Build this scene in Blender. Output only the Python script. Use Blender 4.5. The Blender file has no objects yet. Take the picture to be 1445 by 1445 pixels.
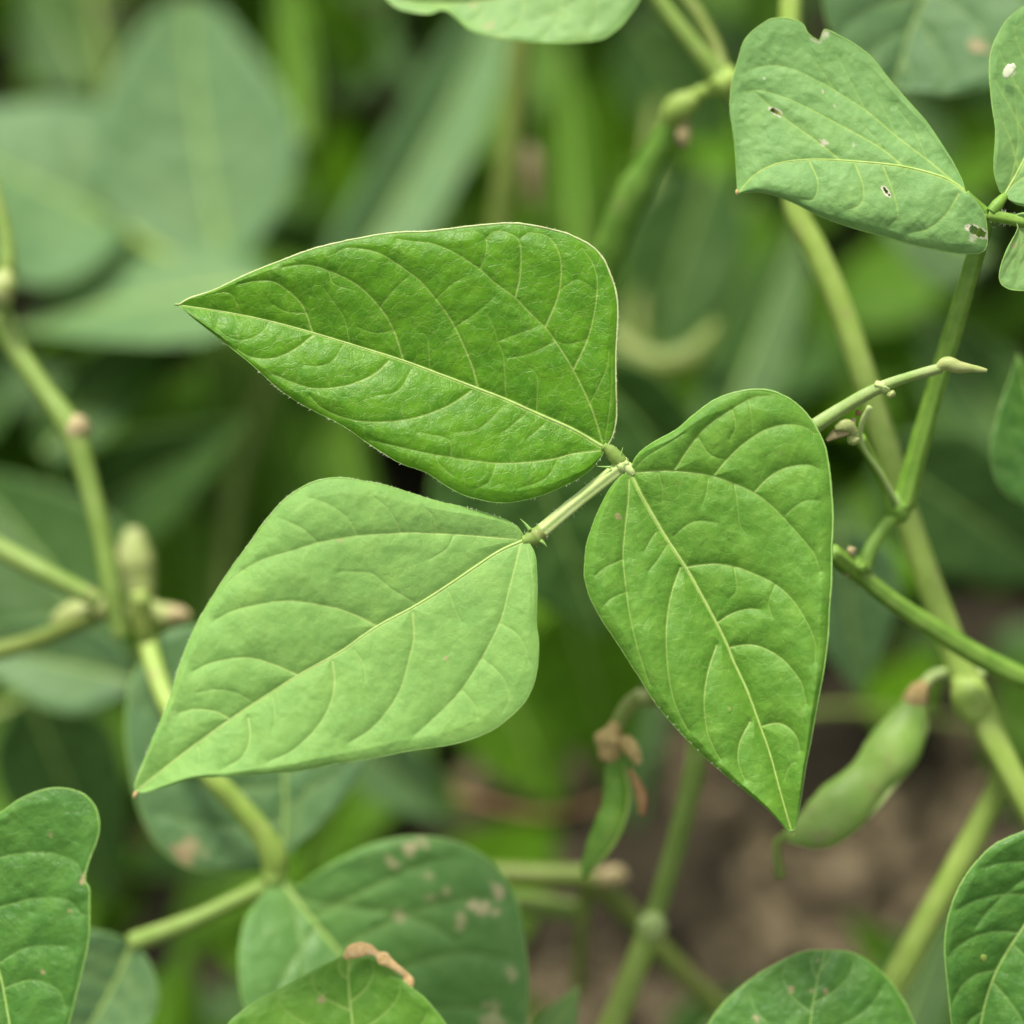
import bpy, math, random
import numpy as np
from mathutils import Vector, Matrix, Euler

# ------------------------------------------------------------------ camera
scene = bpy.context.scene
FOC, SENS, IMG, D0 = 100.0, 36.0, 1445.0, 0.58      # lens mm, sensor mm, tracing units, focus m
K = SENS / FOC
CAM_LOC = Vector((0.0, -0.42, 0.72))
CAM_ROT = Euler((math.radians(35), 0, 0))
cd = bpy.data.cameras.new('camera')
cam = bpy.data.objects.new('camera', cd)
scene.collection.objects.link(cam)
cam.location = CAM_LOC
cam.rotation_euler = CAM_ROT
cd.lens = FOC
cd.sensor_width = SENS
cd.clip_start = 0.02
cd.clip_end = 200
cd.dof.use_dof = True
cd.dof.focus_distance = D0 + 0.001
cd.dof.aperture_fstop = 3.3
cd.dof.aperture_blades = 9
scene.camera = cam

# ------------------------------------------------------------------ light
SUN_EL, SUN_AZ = math.radians(62), math.radians(-25)     # far side of the bed, a little to the left
world = bpy.data.worlds.new('World')
scene.world = world
world.use_nodes = True
nt = world.node_tree
bg = nt.nodes['Background']
sky = nt.nodes.new('ShaderNodeTexSky')
sky.sky_type = 'NISHITA'
sky.sun_disc = False
sky.sun_elevation = SUN_EL
sky.sun_rotation = SUN_AZ
sky.dust_density = 4.0
hs = nt.nodes.new('ShaderNodeHueSaturation')            # cloud cover: nearly white sky
hs.inputs['Saturation'].default_value = 0.12
nt.links.new(sky.outputs[0], hs.inputs['Color'])
nt.links.new(hs.outputs[0], bg.inputs['Color'])
bg.inputs['Strength'].default_value = 0.065
sd = bpy.data.lights.new('sun', 'SUN')
sd.energy = 1.5
sd.angle = math.radians(14)
sd.color = (1.0, 0.95, 0.84)
sun = bpy.data.objects.new('sun', sd)
scene.collection.objects.link(sun)
sdir = Vector((math.sin(SUN_AZ) * math.cos(SUN_EL), math.cos(SUN_AZ) * math.cos(SUN_EL), math.sin(SUN_EL)))
sun.rotation_euler = (-sdir).to_track_quat('-Z', 'Y').to_euler()
scene.view_settings.view_transform = 'Standard'
scene.view_settings.look = 'None'
scene.view_settings.gamma = 1
scene.view_settings.exposure = 1.52
scene.cycles.use_denoising = True
scene.cycles.max_bounces = 10
scene.cycles.transmission_bounces = 8

# ------------------------------------------------------------------ helpers
RM = np.array(CAM_ROT.to_matrix())
CL = np.array(CAM_LOC)
U = K * D0 / IMG            # metres per tracing unit at the focus distance


def at(px, py, dd):
    """where a line of sight reaches dd millimetres beyond the focus distance (world metres)"""
    px, py, dd = np.broadcast_arrays(np.asarray(px, float), np.asarray(py, float), np.asarray(dd, float))
    d = D0 + dd / 1000.0
    v = np.stack([(px / IMG - .5) * K * d, -(py / IMG - .5) * K * d, -d], -1)
    return v @ RM.T + CL


def hsh(i, j, seed):
    n = (i.astype(np.int64) * 374761393 + j.astype(np.int64) * 668265263 + seed * 1442695041) & 0xffffffff
    n = ((n ^ (n >> 13)) * 1274126177) & 0xffffffff
    return ((n ^ (n >> 16)) & 0xffff) / 65535.0


def vnoise(x, y, seed=0):
    xi, yi = np.floor(x), np.floor(y)
    fx, fy = x - xi, y - yi
    fx = fx * fx * (3 - 2 * fx)
    fy = fy * fy * (3 - 2 * fy)
    a, b = hsh(xi, yi, seed), hsh(xi + 1, yi, seed)
    c, d = hsh(xi, yi + 1, seed), hsh(xi + 1, yi + 1, seed)
    return (a + (b - a) * fx) * (1 - fy) + (c + (d - c) * fx) * fy - .5


def fbm(x, y, seed=0, o=3):
    r, a = 0, 1.0
    for k in range(o):
        r = r + a * vnoise(x, y, seed + k * 17)
        x, y, a = x * 2.03, y * 2.03, a * .5
    return r


def spline(P, n, smooth=True):
    """Catmull-Rom through P, resampled to n points evenly by length"""
    P = np.asarray(P, float)
    if len(P) > 2 and smooth:
        Q = np.vstack([2 * P[0] - P[1], P, 2 * P[-1] - P[-2]])
        out = []
        for i in range(1, len(Q) - 2):
            t = np.linspace(0, 1, 9)[:-1, None]
            p0, p1, p2, p3 = Q[i - 1], Q[i], Q[i + 1], Q[i + 2]
            out.append(.5 * ((2 * p1) + (-p0 + p2) * t + (2 * p0 - 5 * p1 + 4 * p2 - p3) * t ** 2
                             + (-p0 + 3 * p1 - 3 * p2 + p3) * t ** 3))
        P = np.vstack(out + [P[-1:]])
    L = np.r_[0, np.cumsum(np.linalg.norm(np.diff(P, axis=0), axis=1))]
    x = np.linspace(0, L[-1], n)
    return np.stack([np.interp(x, L, P[:, k]) for k in range(P.shape[1])], -1)


def mesh_obj(name, V, F, mat, parent=None, origin=None, smooth=True, attrs=None):
    V = np.asarray(V, np.float64)
    if parent is not None:
        o0 = np.array(parent['_o'])
    elif origin is not None:
        o0 = np.array(origin)
    else:
        o0 = np.zeros(3)
    me = bpy.data.meshes.new(name)
    V = V - o0
    F = np.asarray(F, np.int32) if not isinstance(F, list) else F
    if isinstance(F, list):
        me.from_pydata([tuple(v) for v in V], [], [tuple(int(q) for q in f) for f in F])
    else:
        n, k = F.shape
        me.vertices.add(len(V))
        me.vertices.foreach_set('co', V.astype(np.float32).ravel())
        me.loops.add(n * k)
        me.loops.foreach_set('vertex_index', F.ravel())
        me.polygons.add(n)
        me.polygons.foreach_set('loop_start', np.arange(0, n * k, k, dtype=np.int32))
        me.update(calc_edges=True)
        me.validate()
    for k_, a in (attrs or {}).items():
        at_ = me.attributes.new(k_, 'FLOAT', 'POINT')
        at_.data.foreach_set('value', np.asarray(a, np.float32))
    if smooth:
        me.polygons.foreach_set('use_smooth', np.ones(len(me.polygons), bool))
    me.materials.append(mat)
    o = bpy.data.objects.new(name, me)
    scene.collection.objects.link(o)
    o['_o'] = [float(q) for q in o0]
    if parent is not None:
        o.parent = parent
    else:
        o.location = Vector(o0)
    return o


def tag(o, label=None, cat=None, group=None, kind=None):
    if label: o['label'] = label
    if cat: o['category'] = cat
    if group: o['group'] = group
    if kind: o['kind'] = kind
    return o


def thing(name, base, label, cat, group=None):
    o = bpy.data.objects.new(name, None)
    o.empty_display_size = .01
    scene.collection.objects.link(o)
    p = at(*base)
    o['_o'] = [float(q) for q in p]
    o.location = Vector(p)
    return tag(o, label, cat, group)


# ------------------------------------------------------------------ materials
def new_mat(name):
    m = bpy.data.materials.new(name)
    m.use_nodes = True
    return m, m.node_tree, m.node_tree.nodes, m.node_tree.links


def mixc(N, Lk, fac, a, b, mode='MIX'):
    n = N.new('ShaderNodeMix')
    n.data_type = 'RGBA'
    n.blend_type = mode
    for sock, v in ((n.inputs[0], fac), (n.inputs[6], a), (n.inputs[7], b)):
        if hasattr(v, 'is_output'):
            Lk.new(v, sock)
        elif isinstance(v, (tuple, list)):
            sock.default_value = (*v, 1)
        else:
            sock.default_value = v
    return n.outputs[2]


def math_(N, Lk, op, a, b=0.0, c=None, clamp=False):
    n = N.new('ShaderNodeMath')
    n.operation = op
    n.use_clamp = clamp
    for i, v in enumerate((a, b) if c is None else (a, b, c)):
        if hasattr(v, 'is_output'):
            Lk.new(v, n.inputs[i])
        else:
            n.inputs[i].default_value = v
    return n.outputs[0]


def px_coords(N, Lk):
    tc = N.new('ShaderNodeTexCoord')
    mp = N.new('ShaderNodeMapping')
    mp.inputs['Scale'].default_value = (1 / U,) * 3
    Lk.new(tc.outputs['Object'], mp.inputs['Vector'])
    return mp.outputs[0]


def noise(N, Lk, vec, scale, detail=3, rough=.55):
    n = N.new('ShaderNodeTexNoise')
    n.inputs['Scale'].default_value = scale
    n.inputs['Detail'].default_value = detail
    n.inputs['Roughness'].default_value = rough
    Lk.new(vec, n.inputs['Vector'])
    return n.outputs['Fac']


def ramp(N, Lk, fac, lo, hi):
    n = N.new('ShaderNodeMapRange')
    n.inputs['From Min'].default_value = lo
    n.inputs['From Max'].default_value = hi
    Lk.new(fac, n.inputs['Value'])
    return n.outputs[0]


def leaf_mat(name, col, col2, vein, rough=.5, spec=.5, trans=.28, tcol=None, net=.35, sheen=.0, bump=.3, spotc=(.50, .36, .20)):
    m, T, N, Lk = new_mat(name)
    P = N['Principled BSDF']
    vec = px_coords(N, Lk)
    mott = ramp(N, Lk, noise(N, Lk, vec, 1 / 26, 4), .35, .65)
    fine = noise(N, Lk, vec, 1 / 3.2, 3, .6)
    # distorted cell network = the finest net of veins
    dist = N.new('ShaderNodeTexNoise')
    dist.inputs['Scale'].default_value = 1 / 9
    Lk.new(vec, dist.inputs['Vector'])
    vm = N.new('ShaderNodeVectorMath'); vm.operation = 'MULTIPLY_ADD'
    Lk.new(dist.outputs['Color'], vm.inputs[0])
    vm.inputs[1].default_value = (7, 7, 7)
    Lk.new(vec, vm.inputs[2])
    nets = []
    for sc, lo in ((1 / 17, .05), (1 / 6.5, .09)):
        v = N.new('ShaderNodeTexVoronoi')
        v.feature = 'DISTANCE_TO_EDGE'
        v.inputs['Scale'].default_value = sc
        Lk.new(vm.outputs[0], v.inputs['Vector'])
        nets.append(ramp(N, Lk, v.outputs['Distance'], lo, 0.0))
    for n_ in nets:
        n_.node.clamp = True
    av = N.new('ShaderNodeAttribute'); av.attribute_name = 'vein'
    at_ = N.new('ShaderNodeAttribute'); at_.attribute_name = 'fine'
    as_ = N.new('ShaderNodeAttribute'); as_.attribute_name = 'spot'
    base = mixc(N, Lk, mott, col, col2)
    base = mixc(N, Lk, math_(N, Lk, 'MULTIPLY', ramp(N, Lk, fine, .45, .8), .35), base, tuple(min(1, c * 1.5 + .01) for c in col))
    netf = math_(N, Lk, 'ADD', math_(N, Lk, 'MULTIPLY', nets[0], net), math_(N, Lk, 'MULTIPLY', nets[1], net * .45), clamp=True)
    netf = math_(N, Lk, 'MAXIMUM', netf, math_(N, Lk, 'MULTIPLY', at_.outputs['Fac'], .9))
    lightg = tuple(col[i] * .45 + vein[i] * .55 for i in range(3))
    base = mixc(N, Lk, math_(N, Lk, 'MULTIPLY', netf, .85), base, lightg)
    dots = N.new('ShaderNodeTexVoronoi'); dots.inputs['Scale'].default_value = 1 / 19
    Lk.new(vec, dots.inputs['Vector'])
    df = math_(N, Lk, 'MULTIPLY', ramp(N, Lk, dots.outputs['Distance'], .085, .03), .45)
    df.node.inputs[0].links[0].from_node.clamp = True
    base = mixc(N, Lk, df, base, tuple(min(1, v * 1.1) for v in vein))
    blot = ramp(N, Lk, noise(N, Lk, vec, 1 / 75, 2), .52, .72)
    base = mixc(N, Lk, math_(N, Lk, 'MULTIPLY', blot, .4), base, (col2[0] * 1.22, col2[1] * 1.12, col2[2]))
    base = mixc(N, Lk, av.outputs['Fac'], base, vein)
    sp = math_(N, Lk, 'MULTIPLY', as_.outputs['Fac'], ramp(N, Lk, fine, .15, .45), clamp=True)
    base = mixc(N, Lk, sp, base, spotc)
    Lk.new(base, P.inputs['Base Color'])
    P.inputs['Roughness'].default_value = rough
    P.inputs['Specular IOR Level'].default_value = spec
    P.inputs['Sheen Weight'].default_value = sheen
    P.inputs['Sheen Roughness'].default_value = .5
    # relief
    b1 = N.new('ShaderNodeBump'); b1.inputs['Strength'].default_value = bump
    b1.inputs['Distance'].default_value = U * 1.6
    h = math_(N, Lk, 'ADD', math_(N, Lk, 'MULTIPLY', fine, .5),
              math_(N, Lk, 'MULTIPLY', math_(N, Lk, 'ADD', nets[0], math_(N, Lk, 'MULTIPLY', nets[1], .5)), -.55))
    h = math_(N, Lk, 'ADD', h, math_(N, Lk, 'MULTIPLY', noise(N, Lk, vec, 1 / 12, 2), 1.2))
    Lk.new(h, b1.inputs['Height'])
    Lk.new(b1.outputs[0], P.inputs['Normal'])
    tr = N.new('ShaderNodeBsdfTranslucent')
    tcol = tcol or tuple(c * f for c, f in zip(col, (1.5, 1.35, .7)))
    tb = mixc(N, Lk, math_(N, Lk, 'MULTIPLY', av.outputs['Fac'], .5), base, tcol)
    tb = mixc(N, Lk, .6, base, tcol)
    Lk.new(tb, tr.inputs['Color'])
    ms = N.new('ShaderNodeMixShader'); ms.inputs[0].default_value = trans
    Lk.new(P.outputs[0], ms.inputs[1]); Lk.new(tr.outputs[0], ms.inputs[2])
    Lk.new(ms.outputs[0], N['Material Output'].inputs['Surface'])
    return m


def stem_mat(name, col, col2, rough=.5, scale=1 / 30, trans=.1, bump=.3, spec=.4):
    m, T, N, Lk = new_mat(name)
    P = N['Principled BSDF']
    vec = px_coords(N, Lk)
    f = ramp(N, Lk, noise(N, Lk, vec, scale, 5, .6), .35, .65)
    g = noise(N, Lk, vec, 1 / 4, 3)
    base = mixc(N, Lk, f, col, col2)
    base = mixc(N, Lk, math_(N, Lk, 'MULTIPLY', ramp(N, Lk, g, .5, .8), .3), base, tuple(min(1, c * 1.35) for c in col))
    pt = ramp(N, Lk, noise(N, Lk, vec, 1 / 45, 4, .65), .58, .70)
    base = mixc(N, Lk, math_(N, Lk, 'MULTIPLY', pt, .5), base, (.30, .24, .11))
    Lk.new(base, P.inputs['Base Color'])
    P.inputs['Roughness'].default_value = rough
    P.inputs['Specular IOR Level'].default_value = spec
    P.inputs['Subsurface Weight'].default_value = trans
    P.inputs['Subsurface Radius'].default_value = (.6, 1.0, .2)
    P.inputs['Subsurface Scale'].default_value = .0015
    b = N.new('ShaderNodeBump'); b.inputs['Strength'].default_value = bump
    b.inputs['Distance'].default_value = U * 1.5
    Lk.new(g, b.inputs['Height'])
    Lk.new(b.outputs[0], P.inputs['Normal'])
    return m


V_PALE = (.42, .56, .16)
MAT = {
    'fresh': leaf_mat('fresh_leaf', (.075, .25, .004), (.135, .355, .006), (.36, .54, .11), rough=.42, spec=.4, trans=.34, bump=.4, net=.5),
    'pale': leaf_mat('lit_pale_leaf', (.195, .40, .085), (.25, .47, .105), (.42, .60, .17), rough=.6, spec=.38, trans=.27, net=.3, bump=.3),  # lighter base colour paints in how this leaflet faces the light
    'mid': leaf_mat('mid_leaf', (.105, .285, .022), (.165, .37, .038), (.38, .56, .13), rough=.5, spec=.4, trans=.30, net=.32, bump=.35),
    'matte': leaf_mat('matte_leaf', (.155, .33, .085), (.20, .385, .105), (.34, .50, .11), spotc=(.62, .58, .42), rough=.6, spec=.45, trans=.2, net=.12, sheen=.1),
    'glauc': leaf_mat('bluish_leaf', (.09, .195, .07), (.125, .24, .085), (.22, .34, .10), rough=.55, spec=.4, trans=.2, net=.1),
    'light': leaf_mat('light_leaf', (.20, .38, .11), (.24, .43, .12), (.34, .5, .15), rough=.55, spec=.45, trans=.25, net=.1),
    'deep': leaf_mat('deep_leaf', (.055, .18, .018), (.09, .24, .028), (.20, .37, .08), rough=.42, spec=.5, trans=.2, net=.18, bump=.5),
    'spotted': leaf_mat('spotted_leaf', (.10, .25, .05), (.14, .30, .07), spotc=(.58, .50, .28), vein=(.22, .36, .09), rough=.5, spec=.5, trans=.2, net=.12),
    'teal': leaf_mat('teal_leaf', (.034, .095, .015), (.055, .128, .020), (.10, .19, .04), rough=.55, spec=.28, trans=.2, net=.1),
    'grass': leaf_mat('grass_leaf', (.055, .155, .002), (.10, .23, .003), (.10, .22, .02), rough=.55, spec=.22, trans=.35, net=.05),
    'stem': stem_mat('green_stem', (.19, .30, .05), (.24, .35, .08)),
    'stalkpale': stem_mat('greyish_stalk', (.21, .34, .07), (.34, .42, .15)),
    'vivid': stem_mat('vivid_stem', (.13, .27, .025), (.21, .37, .05)),
    'yellow': stem_mat('yellow_green_stem', (.28, .42, .07), (.36, .48, .11)),
    'olive': stem_mat('olive_stem', (.14, .21, .03), (.20, .26, .05)),
    'palestem': stem_mat('pale_stem', (.42, .56, .17), (.50, .62, .24), rough=.45),
    'vein': stem_mat('pale_vein', (.33, .50, .11), (.40, .56, .16), trans=.1),
    'margin': stem_mat('leaf_margin', (.22, .42, .08), (.28, .47, .12), trans=.1),
    'palemargin': stem_mat('pale_margin', (.42, .52, .20), (.50, .58, .26), trans=.1),
    'hair': stem_mat('white_hair', (.62, .68, .45), (.7, .72, .5)),
    'dry': stem_mat('dry_brown', (.42, .29, .11), (.60, .45, .20), scale=1 / 12, rough=.8, bump=.8),
    'rust': stem_mat('rusty_brown', (.27, .15, .06), (.38, .23, .10), scale=1 / 12, rough=.8, bump=.8),
    'cream': stem_mat('cream_bud', (.28, .36, .09), (.42, .45, .18), scale=1/18),
    'tan': stem_mat('tan_edge', (.68, .42, .15), (.85, .62, .32), scale=1 / 9, rough=.8, bump=.8),
    'pinkish': stem_mat('faded_petal', (.40, .33, .15), (.50, .40, .22), scale=1 / 14, rough=.7),
    'husk': stem_mat('dull_husk', (.17, .14, .06), (.22, .17, .08)),
    'pod': stem_mat('pod_skin', (.09, .22, .015), (.17, .32, .04), scale=1 / 40, rough=.45),
    'podlight': stem_mat('light_pod_skin', (.21, .37, .06), (.29, .44, .10), scale=1 / 40, rough=.45),
}

# ------------------------------------------------------------------ leaf builder
def seg_dist(P, poly, reach):
    """distance to a polyline, and where along it, for points closer than reach"""
    lo, hi = poly.min(0) - reach, poly.max(0) + reach
    idx = np.nonzero((P[:, 0] > lo[0]) & (P[:, 0] < hi[0]) & (P[:, 1] > lo[1]) & (P[:, 1] < hi[1]))[0]
    Q = P[idx]
    best = np.full(len(idx), 1e6)
    arc = np.zeros(len(idx))
    acc = 0.0
    for a, b in zip(poly[:-1], poly[1:]):
        d = b - a
        l2 = max((d ** 2).sum(), 1e-9)
        t = np.clip(((Q - a) @ d) / l2, 0, 1)
        r = np.hypot(Q[:, 0] - a[0] - t * d[0], Q[:, 1] - a[1] - t * d[1])
        m = r < best
        best[m] = r[m]
        l = math.sqrt(l2)
        arc[m] = acc + t[m] * l
        acc += l
    return idx, best, arc, acc


def depth_fn(dB=0, dT=0, roll=0, fold=0, droop=0, wave=0, seed=0, lip=0):
    """millimetres beyond focus: base, tip, side-to-side tilt, V fold, tip droop, waviness, turned edge"""
    def f(s, t, P):
        a = np.abs(t)
        d = dB + (dT - dB) * s + roll * t * np.sin(np.pi * np.clip(s, 0, 1)) ** .5
        d = d - fold * a * np.sin(np.pi * s) ** .7 + droop * s ** 2.5
        d = d + lip * a ** 5 * np.sin(np.pi * s)
        d = d + wave * a ** 1.5 * np.sin(s * 11 + np.sign(t) * 2 + seed) * np.sin(np.pi * s)
        return d
    return f


def auto_veins(M, E1, E2, n=6):
    """pinnate veins for a leaf given its resampled midrib and edges"""
    vs = []
    ns = len(M)
    for E, ph in ((E1, 0), (E2, .04)):
        for k, s0 in enumerate([.005] + [.16 + ph + .72 * j / (n - 1) for j in range(n)]):
            t = np.linspace(0, .9, 14)
            adv = (.42 if k == 0 else .17) * t + (.16 if k == 0 else .10) * t ** 2
            s = np.clip(s0 + adv * (1 - s0 * .5), 0, .985)
            tt = t * (1.0 if k else .62)
            i = s * (ns - 1)
            m = np.stack([np.interp(i, np.arange(ns), M[:, q]) for q in (0, 1)], -1)
            e = np.stack([np.interp(i, np.arange(ns), E[:, q]) for q in (0, 1)], -1)
            vs.append(m + (e - m) * tt[:, None])
    return vs


def leaf(name, parent, M, E1, E2, mat, depth, veins=None, thin=(), step=4.0, seed=1, quilt=3.0,
         mid_w=5.0, vein_w=2.2, margin=1.2, margin_mat='margin', spots=(), holes=(), rough_edge=.6,
         midrib=True, margin_part=True, label=None, rung=1.0, wrinkle=1.0, edge_r2=None):
    L1 = np.linalg.norm(np.diff(spline(E1, 60), axis=0), axis=1).sum()
    Lm = np.linalg.norm(np.diff(spline(M, 60), axis=0), axis=1).sum()
    ns = int(max(24, L1 / step))
    Ms, A, B = spline(M, ns), spline(E1, ns), spline(E2, ns)
    # slightly uneven margin
    sl = np.linspace(0, 1, ns)
    for E, sg in ((A, 1), (B, 2)):
        w = (vnoise(sl * L1 / 7, sl * 0, seed + sg) + .7 * vnoise(sl * L1 / 26, sl * 0, seed + 5 + sg) * 2) * rough_edge
        w *= np.sin(np.pi * np.clip(sl, 0, 1)) ** .4
        d = E - Ms
        E += d / np.maximum(np.linalg.norm(d, axis=1)[:, None], 1e-6) * w[:, None]
    hw = max(np.linalg.norm(A - Ms, axis=1).max(), np.linalg.norm(B - Ms, axis=1).max())
    nh = int(max(10, hw / step))
    tt = np.r_[-np.linspace(1, 0, nh, endpoint=False), np.linspace(0, 1, nh + 1)]
    nt_ = len(tt)
    S = np.repeat(sl, nt_)
    Tt = np.tile(tt, ns)
    P = np.where((Tt < 0)[:, None], np.repeat(Ms, nt_, 0) + (-Tt)[:, None] * np.repeat(A - Ms, nt_, 0),
                 np.repeat(Ms, nt_, 0) + Tt[:, None] * np.repeat(B - Ms, nt_, 0))
    N_ = len(P)
    dmid = np.full(N_, 1e3); d2 = np.full(N_, 60.0); d3 = np.full(N_, 40.0)
    vein = np.zeros(N_); fine = np.zeros(N_)
    arc2 = np.zeros(N_); id2 = np.zeros(N_)
    if veins is None:
        veins = auto_veins(Ms, A, B)
    vv = [(Ms, mid_w, .25)] + [(spline(v, max(8, int(len(v) * 4))), vein_w, .35) for v in veins]
    for k, (v, w, tap) in enumerate(vv):
        idx, d, a, tot = seg_dist(P, v, 60)
        wid = w * (1 - (1 - tap) * a / tot)
        jag = 1
        m = np.clip(1.0 - (d - wid / 2) / (.9 if k else 1.2), 0, 1) * (.9 if k == 0 else (.9 - .45 * a / tot))
        vein[idx] = np.maximum(vein[idx], m)
        q = d < d2[idx]
        arc2[idx[q]] = a[q]; id2[idx[q]] = k
        d2[idx[q]] = d[q]
    for k, v in enumerate(thin):
        v = spline(v, max(8, len(v) * 4))
        idx, d, a, tot = seg_dist(P, v, 40)
        m = np.clip(1.0 - (d - .5) / .9, 0, 1) * (.5 - .3 * a / tot)
        vein[idx] = np.maximum(vein[idx], m)
        d3[idx] = np.minimum(d3[idx], d)
    # ladder-like small veins standing off the main ones
    wob = fbm(P[:, 0] / 22, P[:, 1] / 22, seed + 3) * 14
    sp_ = 13.0
    c = (arc2 + wob) / sp_ + id2 * .37
    ln = np.abs(c - np.floor(c) - .5) * sp_
    on = hsh(np.floor(c), id2, seed)
    rg = np.clip(1 - ln / 1.0, 0, 1) * np.clip(on * 1.6 - .3, 0, 1) * np.exp(-np.abs(d2 - 8) / 26) * (Tt ** 2 < .9)
    fine = rg * rung
    # relief in tracing units, towards the viewer
    z = quilt * (1 - np.exp(-d2 / 11.0)) + .35 * quilt * (1 - np.exp(-d3 / 5.0))
    z += wrinkle * (fbm(P[:, 0] / 30, P[:, 1] / 30, seed, 3) * 3.2 + fbm(P[:, 0] / 11, P[:, 1] / 11, seed + 9, 2) * .9 * np.clip(d2 / 8, 0, 1))
    z -= .28 * rg * wrinkle
    z *= np.clip((1 - np.abs(Tt)) * 9, 0, 1) ** .7
    z *= np.clip(np.minimum(S, 1 - S) * 14, 0, 1)
    dd = depth(S, Tt, P) - z * U * 1000
    spot = np.zeros(N_)
    for (x, y, r, g) in spots:
        rr = np.hypot(P[:, 0] - x, P[:, 1] - y) + fbm(P[:, 0] / (r * .9 + 2), P[:, 1] / (r * .9 + 2), seed + int(x)) * r * 1.6
        spot = np.maximum(spot, g * np.clip((r - rr) / (r * .35 + .5) + .5, 0, 1))
    W = at(P[:, 0], P[:, 1], dd)
    i = np.arange(ns - 1)[:, None] * nt_ + np.arange(nt_ - 1)[None, :]
    F = np.stack([i, i + 1, i + nt_ + 1, i + nt_], -1).reshape(-1, 4)
    if holes:
        keep = np.ones(len(F), bool)
        cen = P[F].mean(1)
        for (x, y, rx, ry, ang) in holes:
            ca, sa = math.cos(ang), math.sin(ang)
            dx, dy = cen[:, 0] - x, cen[:, 1] - y
            e = ((dx * ca + dy * sa) / rx) ** 2 + ((-dx * sa + dy * ca) / ry) ** 2
            e += fbm(cen[:, 0] / 4, cen[:, 1] / 4, int(x)) * 1.5
            keep &= e > 1
            dx, dy = P[:, 0] - x, P[:, 1] - y
            e = ((dx * ca + dy * sa) / (rx + 1.6)) ** 2 + ((-dx * sa + dy * ca) / (ry + 1.4)) ** 2
            e += fbm(P[:, 0] / 5, P[:, 1] / 5, int(x)) * 1.1
            spot = np.maximum(spot, np.clip((1.35 - e) * 3, 0, 1))
        F = F[keep]
    # face the viewer
    a_, b_, c_ = W[F[len(F) // 3, 0]], W[F[len(F) // 3, 1]], W[F[len(F) // 3, 2]]
    if np.dot(np.cross(b_ - a_, c_ - b_), CL - a_) < 0:
        F = F[:, ::-1].copy()
    o = mesh_obj(name, W, F, MAT[mat], parent, attrs={'vein': vein, 'fine': fine, 'spot': spot})
    if label: o['label'] = label
    Wg = W.reshape(ns, nt_, 3)
    if midrib:
        k = max(1, ns // 90)
        pts = Wg[::k, nh]
        toward = (CL - pts) / np.linalg.norm(CL - pts, axis=1)[:, None]
        rr = np.linspace(mid_w * .46, mid_w * .15, len(pts)) * U
        tube_world('midrib', o, pts - toward * (rr * .1)[:, None], rr, MAT['vein'], seg=8)
    if margin_part and isinstance(margin_mat, tuple):
        for side_, mm, mw in ((0, margin_mat[0], edge_r2[0]), (-1, margin_mat[1], edge_r2[1])):
            loop = Wg[::max(1, ns // 160), side_]
            tube_world('leaf_margin', o, loop, margin * U * mw * (1 + .35 * (np.random.default_rng(seed).random(len(loop)) - .5)), MAT[mm], seg=6)
    elif margin_part:
        k = max(1, ns // 160)
        left, right = Wg[::k, 0], Wg[::k, -1]
        loop = np.vstack([left, right[::-1][1:]])
        q = np.sin(np.linspace(0, np.pi, len(loop)) * 2) ** 2 * .4 + .6
        rr = margin * U * q
        if edge_r2 is not None:
            w2 = np.r_[np.full(len(left), edge_r2[0]), np.full(len(loop) - len(left), edge_r2[1])]
            rr = rr * np.convolve(np.pad(w2, 6, 'edge'), np.ones(13) / 13, 'valid')
        rr *= 1 + .35 * (np.random.default_rng(seed).random(len(loop)) - .5)
        tube_world('leaf_margin', o, loop, rr, MAT[margin_mat], seg=6)
    return o


def tube_world(name, parent, pts, rad, mat, seg=10, ridges=0, ridge=0.0, flat=1.0, origin=None, caps=True, twist=0.0):
    pts = np.asarray(pts, float)
    n = len(pts)
    rad = np.broadcast_to(np.asarray(rad, float), (n,))
    tg = np.gradient(pts, axis=0)
    tg /= np.maximum(np.linalg.norm(tg, axis=1)[:, None], 1e-12)
    view = CL - pts
    nx = np.cross(tg, view)
    nx /= np.maximum(np.linalg.norm(nx, axis=1)[:, None], 1e-12)
    nz = np.cross(nx, tg)
    ang = np.linspace(0, 2 * np.pi, seg, endpoint=False)
    prof = 1 + ridge * np.cos(ang * ridges) if ridges else np.ones(seg)
    tw = np.linspace(0, twist, n)[:, None]
    ca, sa = np.cos(ang[None] + tw) * prof[None], np.sin(ang[None] + tw) * prof[None]
    V = pts[:, None] + rad[:, None, None] * (ca[..., None] * nx[:, None] + flat * sa[..., None] * nz[:, None])
    V = V.reshape(-1, 3)
    i = np.arange(n - 1)[:, None] * seg + np.arange(seg)[None]
    j = np.arange(n - 1)[:, None] * seg + (np.arange(seg)[None] + 1) % seg
    F = np.stack([i, j, j + seg, i + seg], -1).reshape(-1, 4)
    if caps:
        V = np.vstack([V, pts[:1], pts[-1:]])
        F1 = np.stack([(np.arange(seg) + 1) % seg, np.arange(seg), np.full(seg, n * seg), np.full(seg, n * seg)], -1)
        b = (n - 1) * seg
        F2 = np.stack([b + np.arange(seg), b + (np.arange(seg) + 1) % seg, np.full(seg, n * seg + 1), np.full(seg, n * seg + 1)], -1)
        F = [tuple(f) for f in F] + [tuple(f[:3]) for f in F1] + [tuple(f[:3]) for f in F2]
    return mesh_obj(name, V, F, mat, parent, origin=origin)


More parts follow.
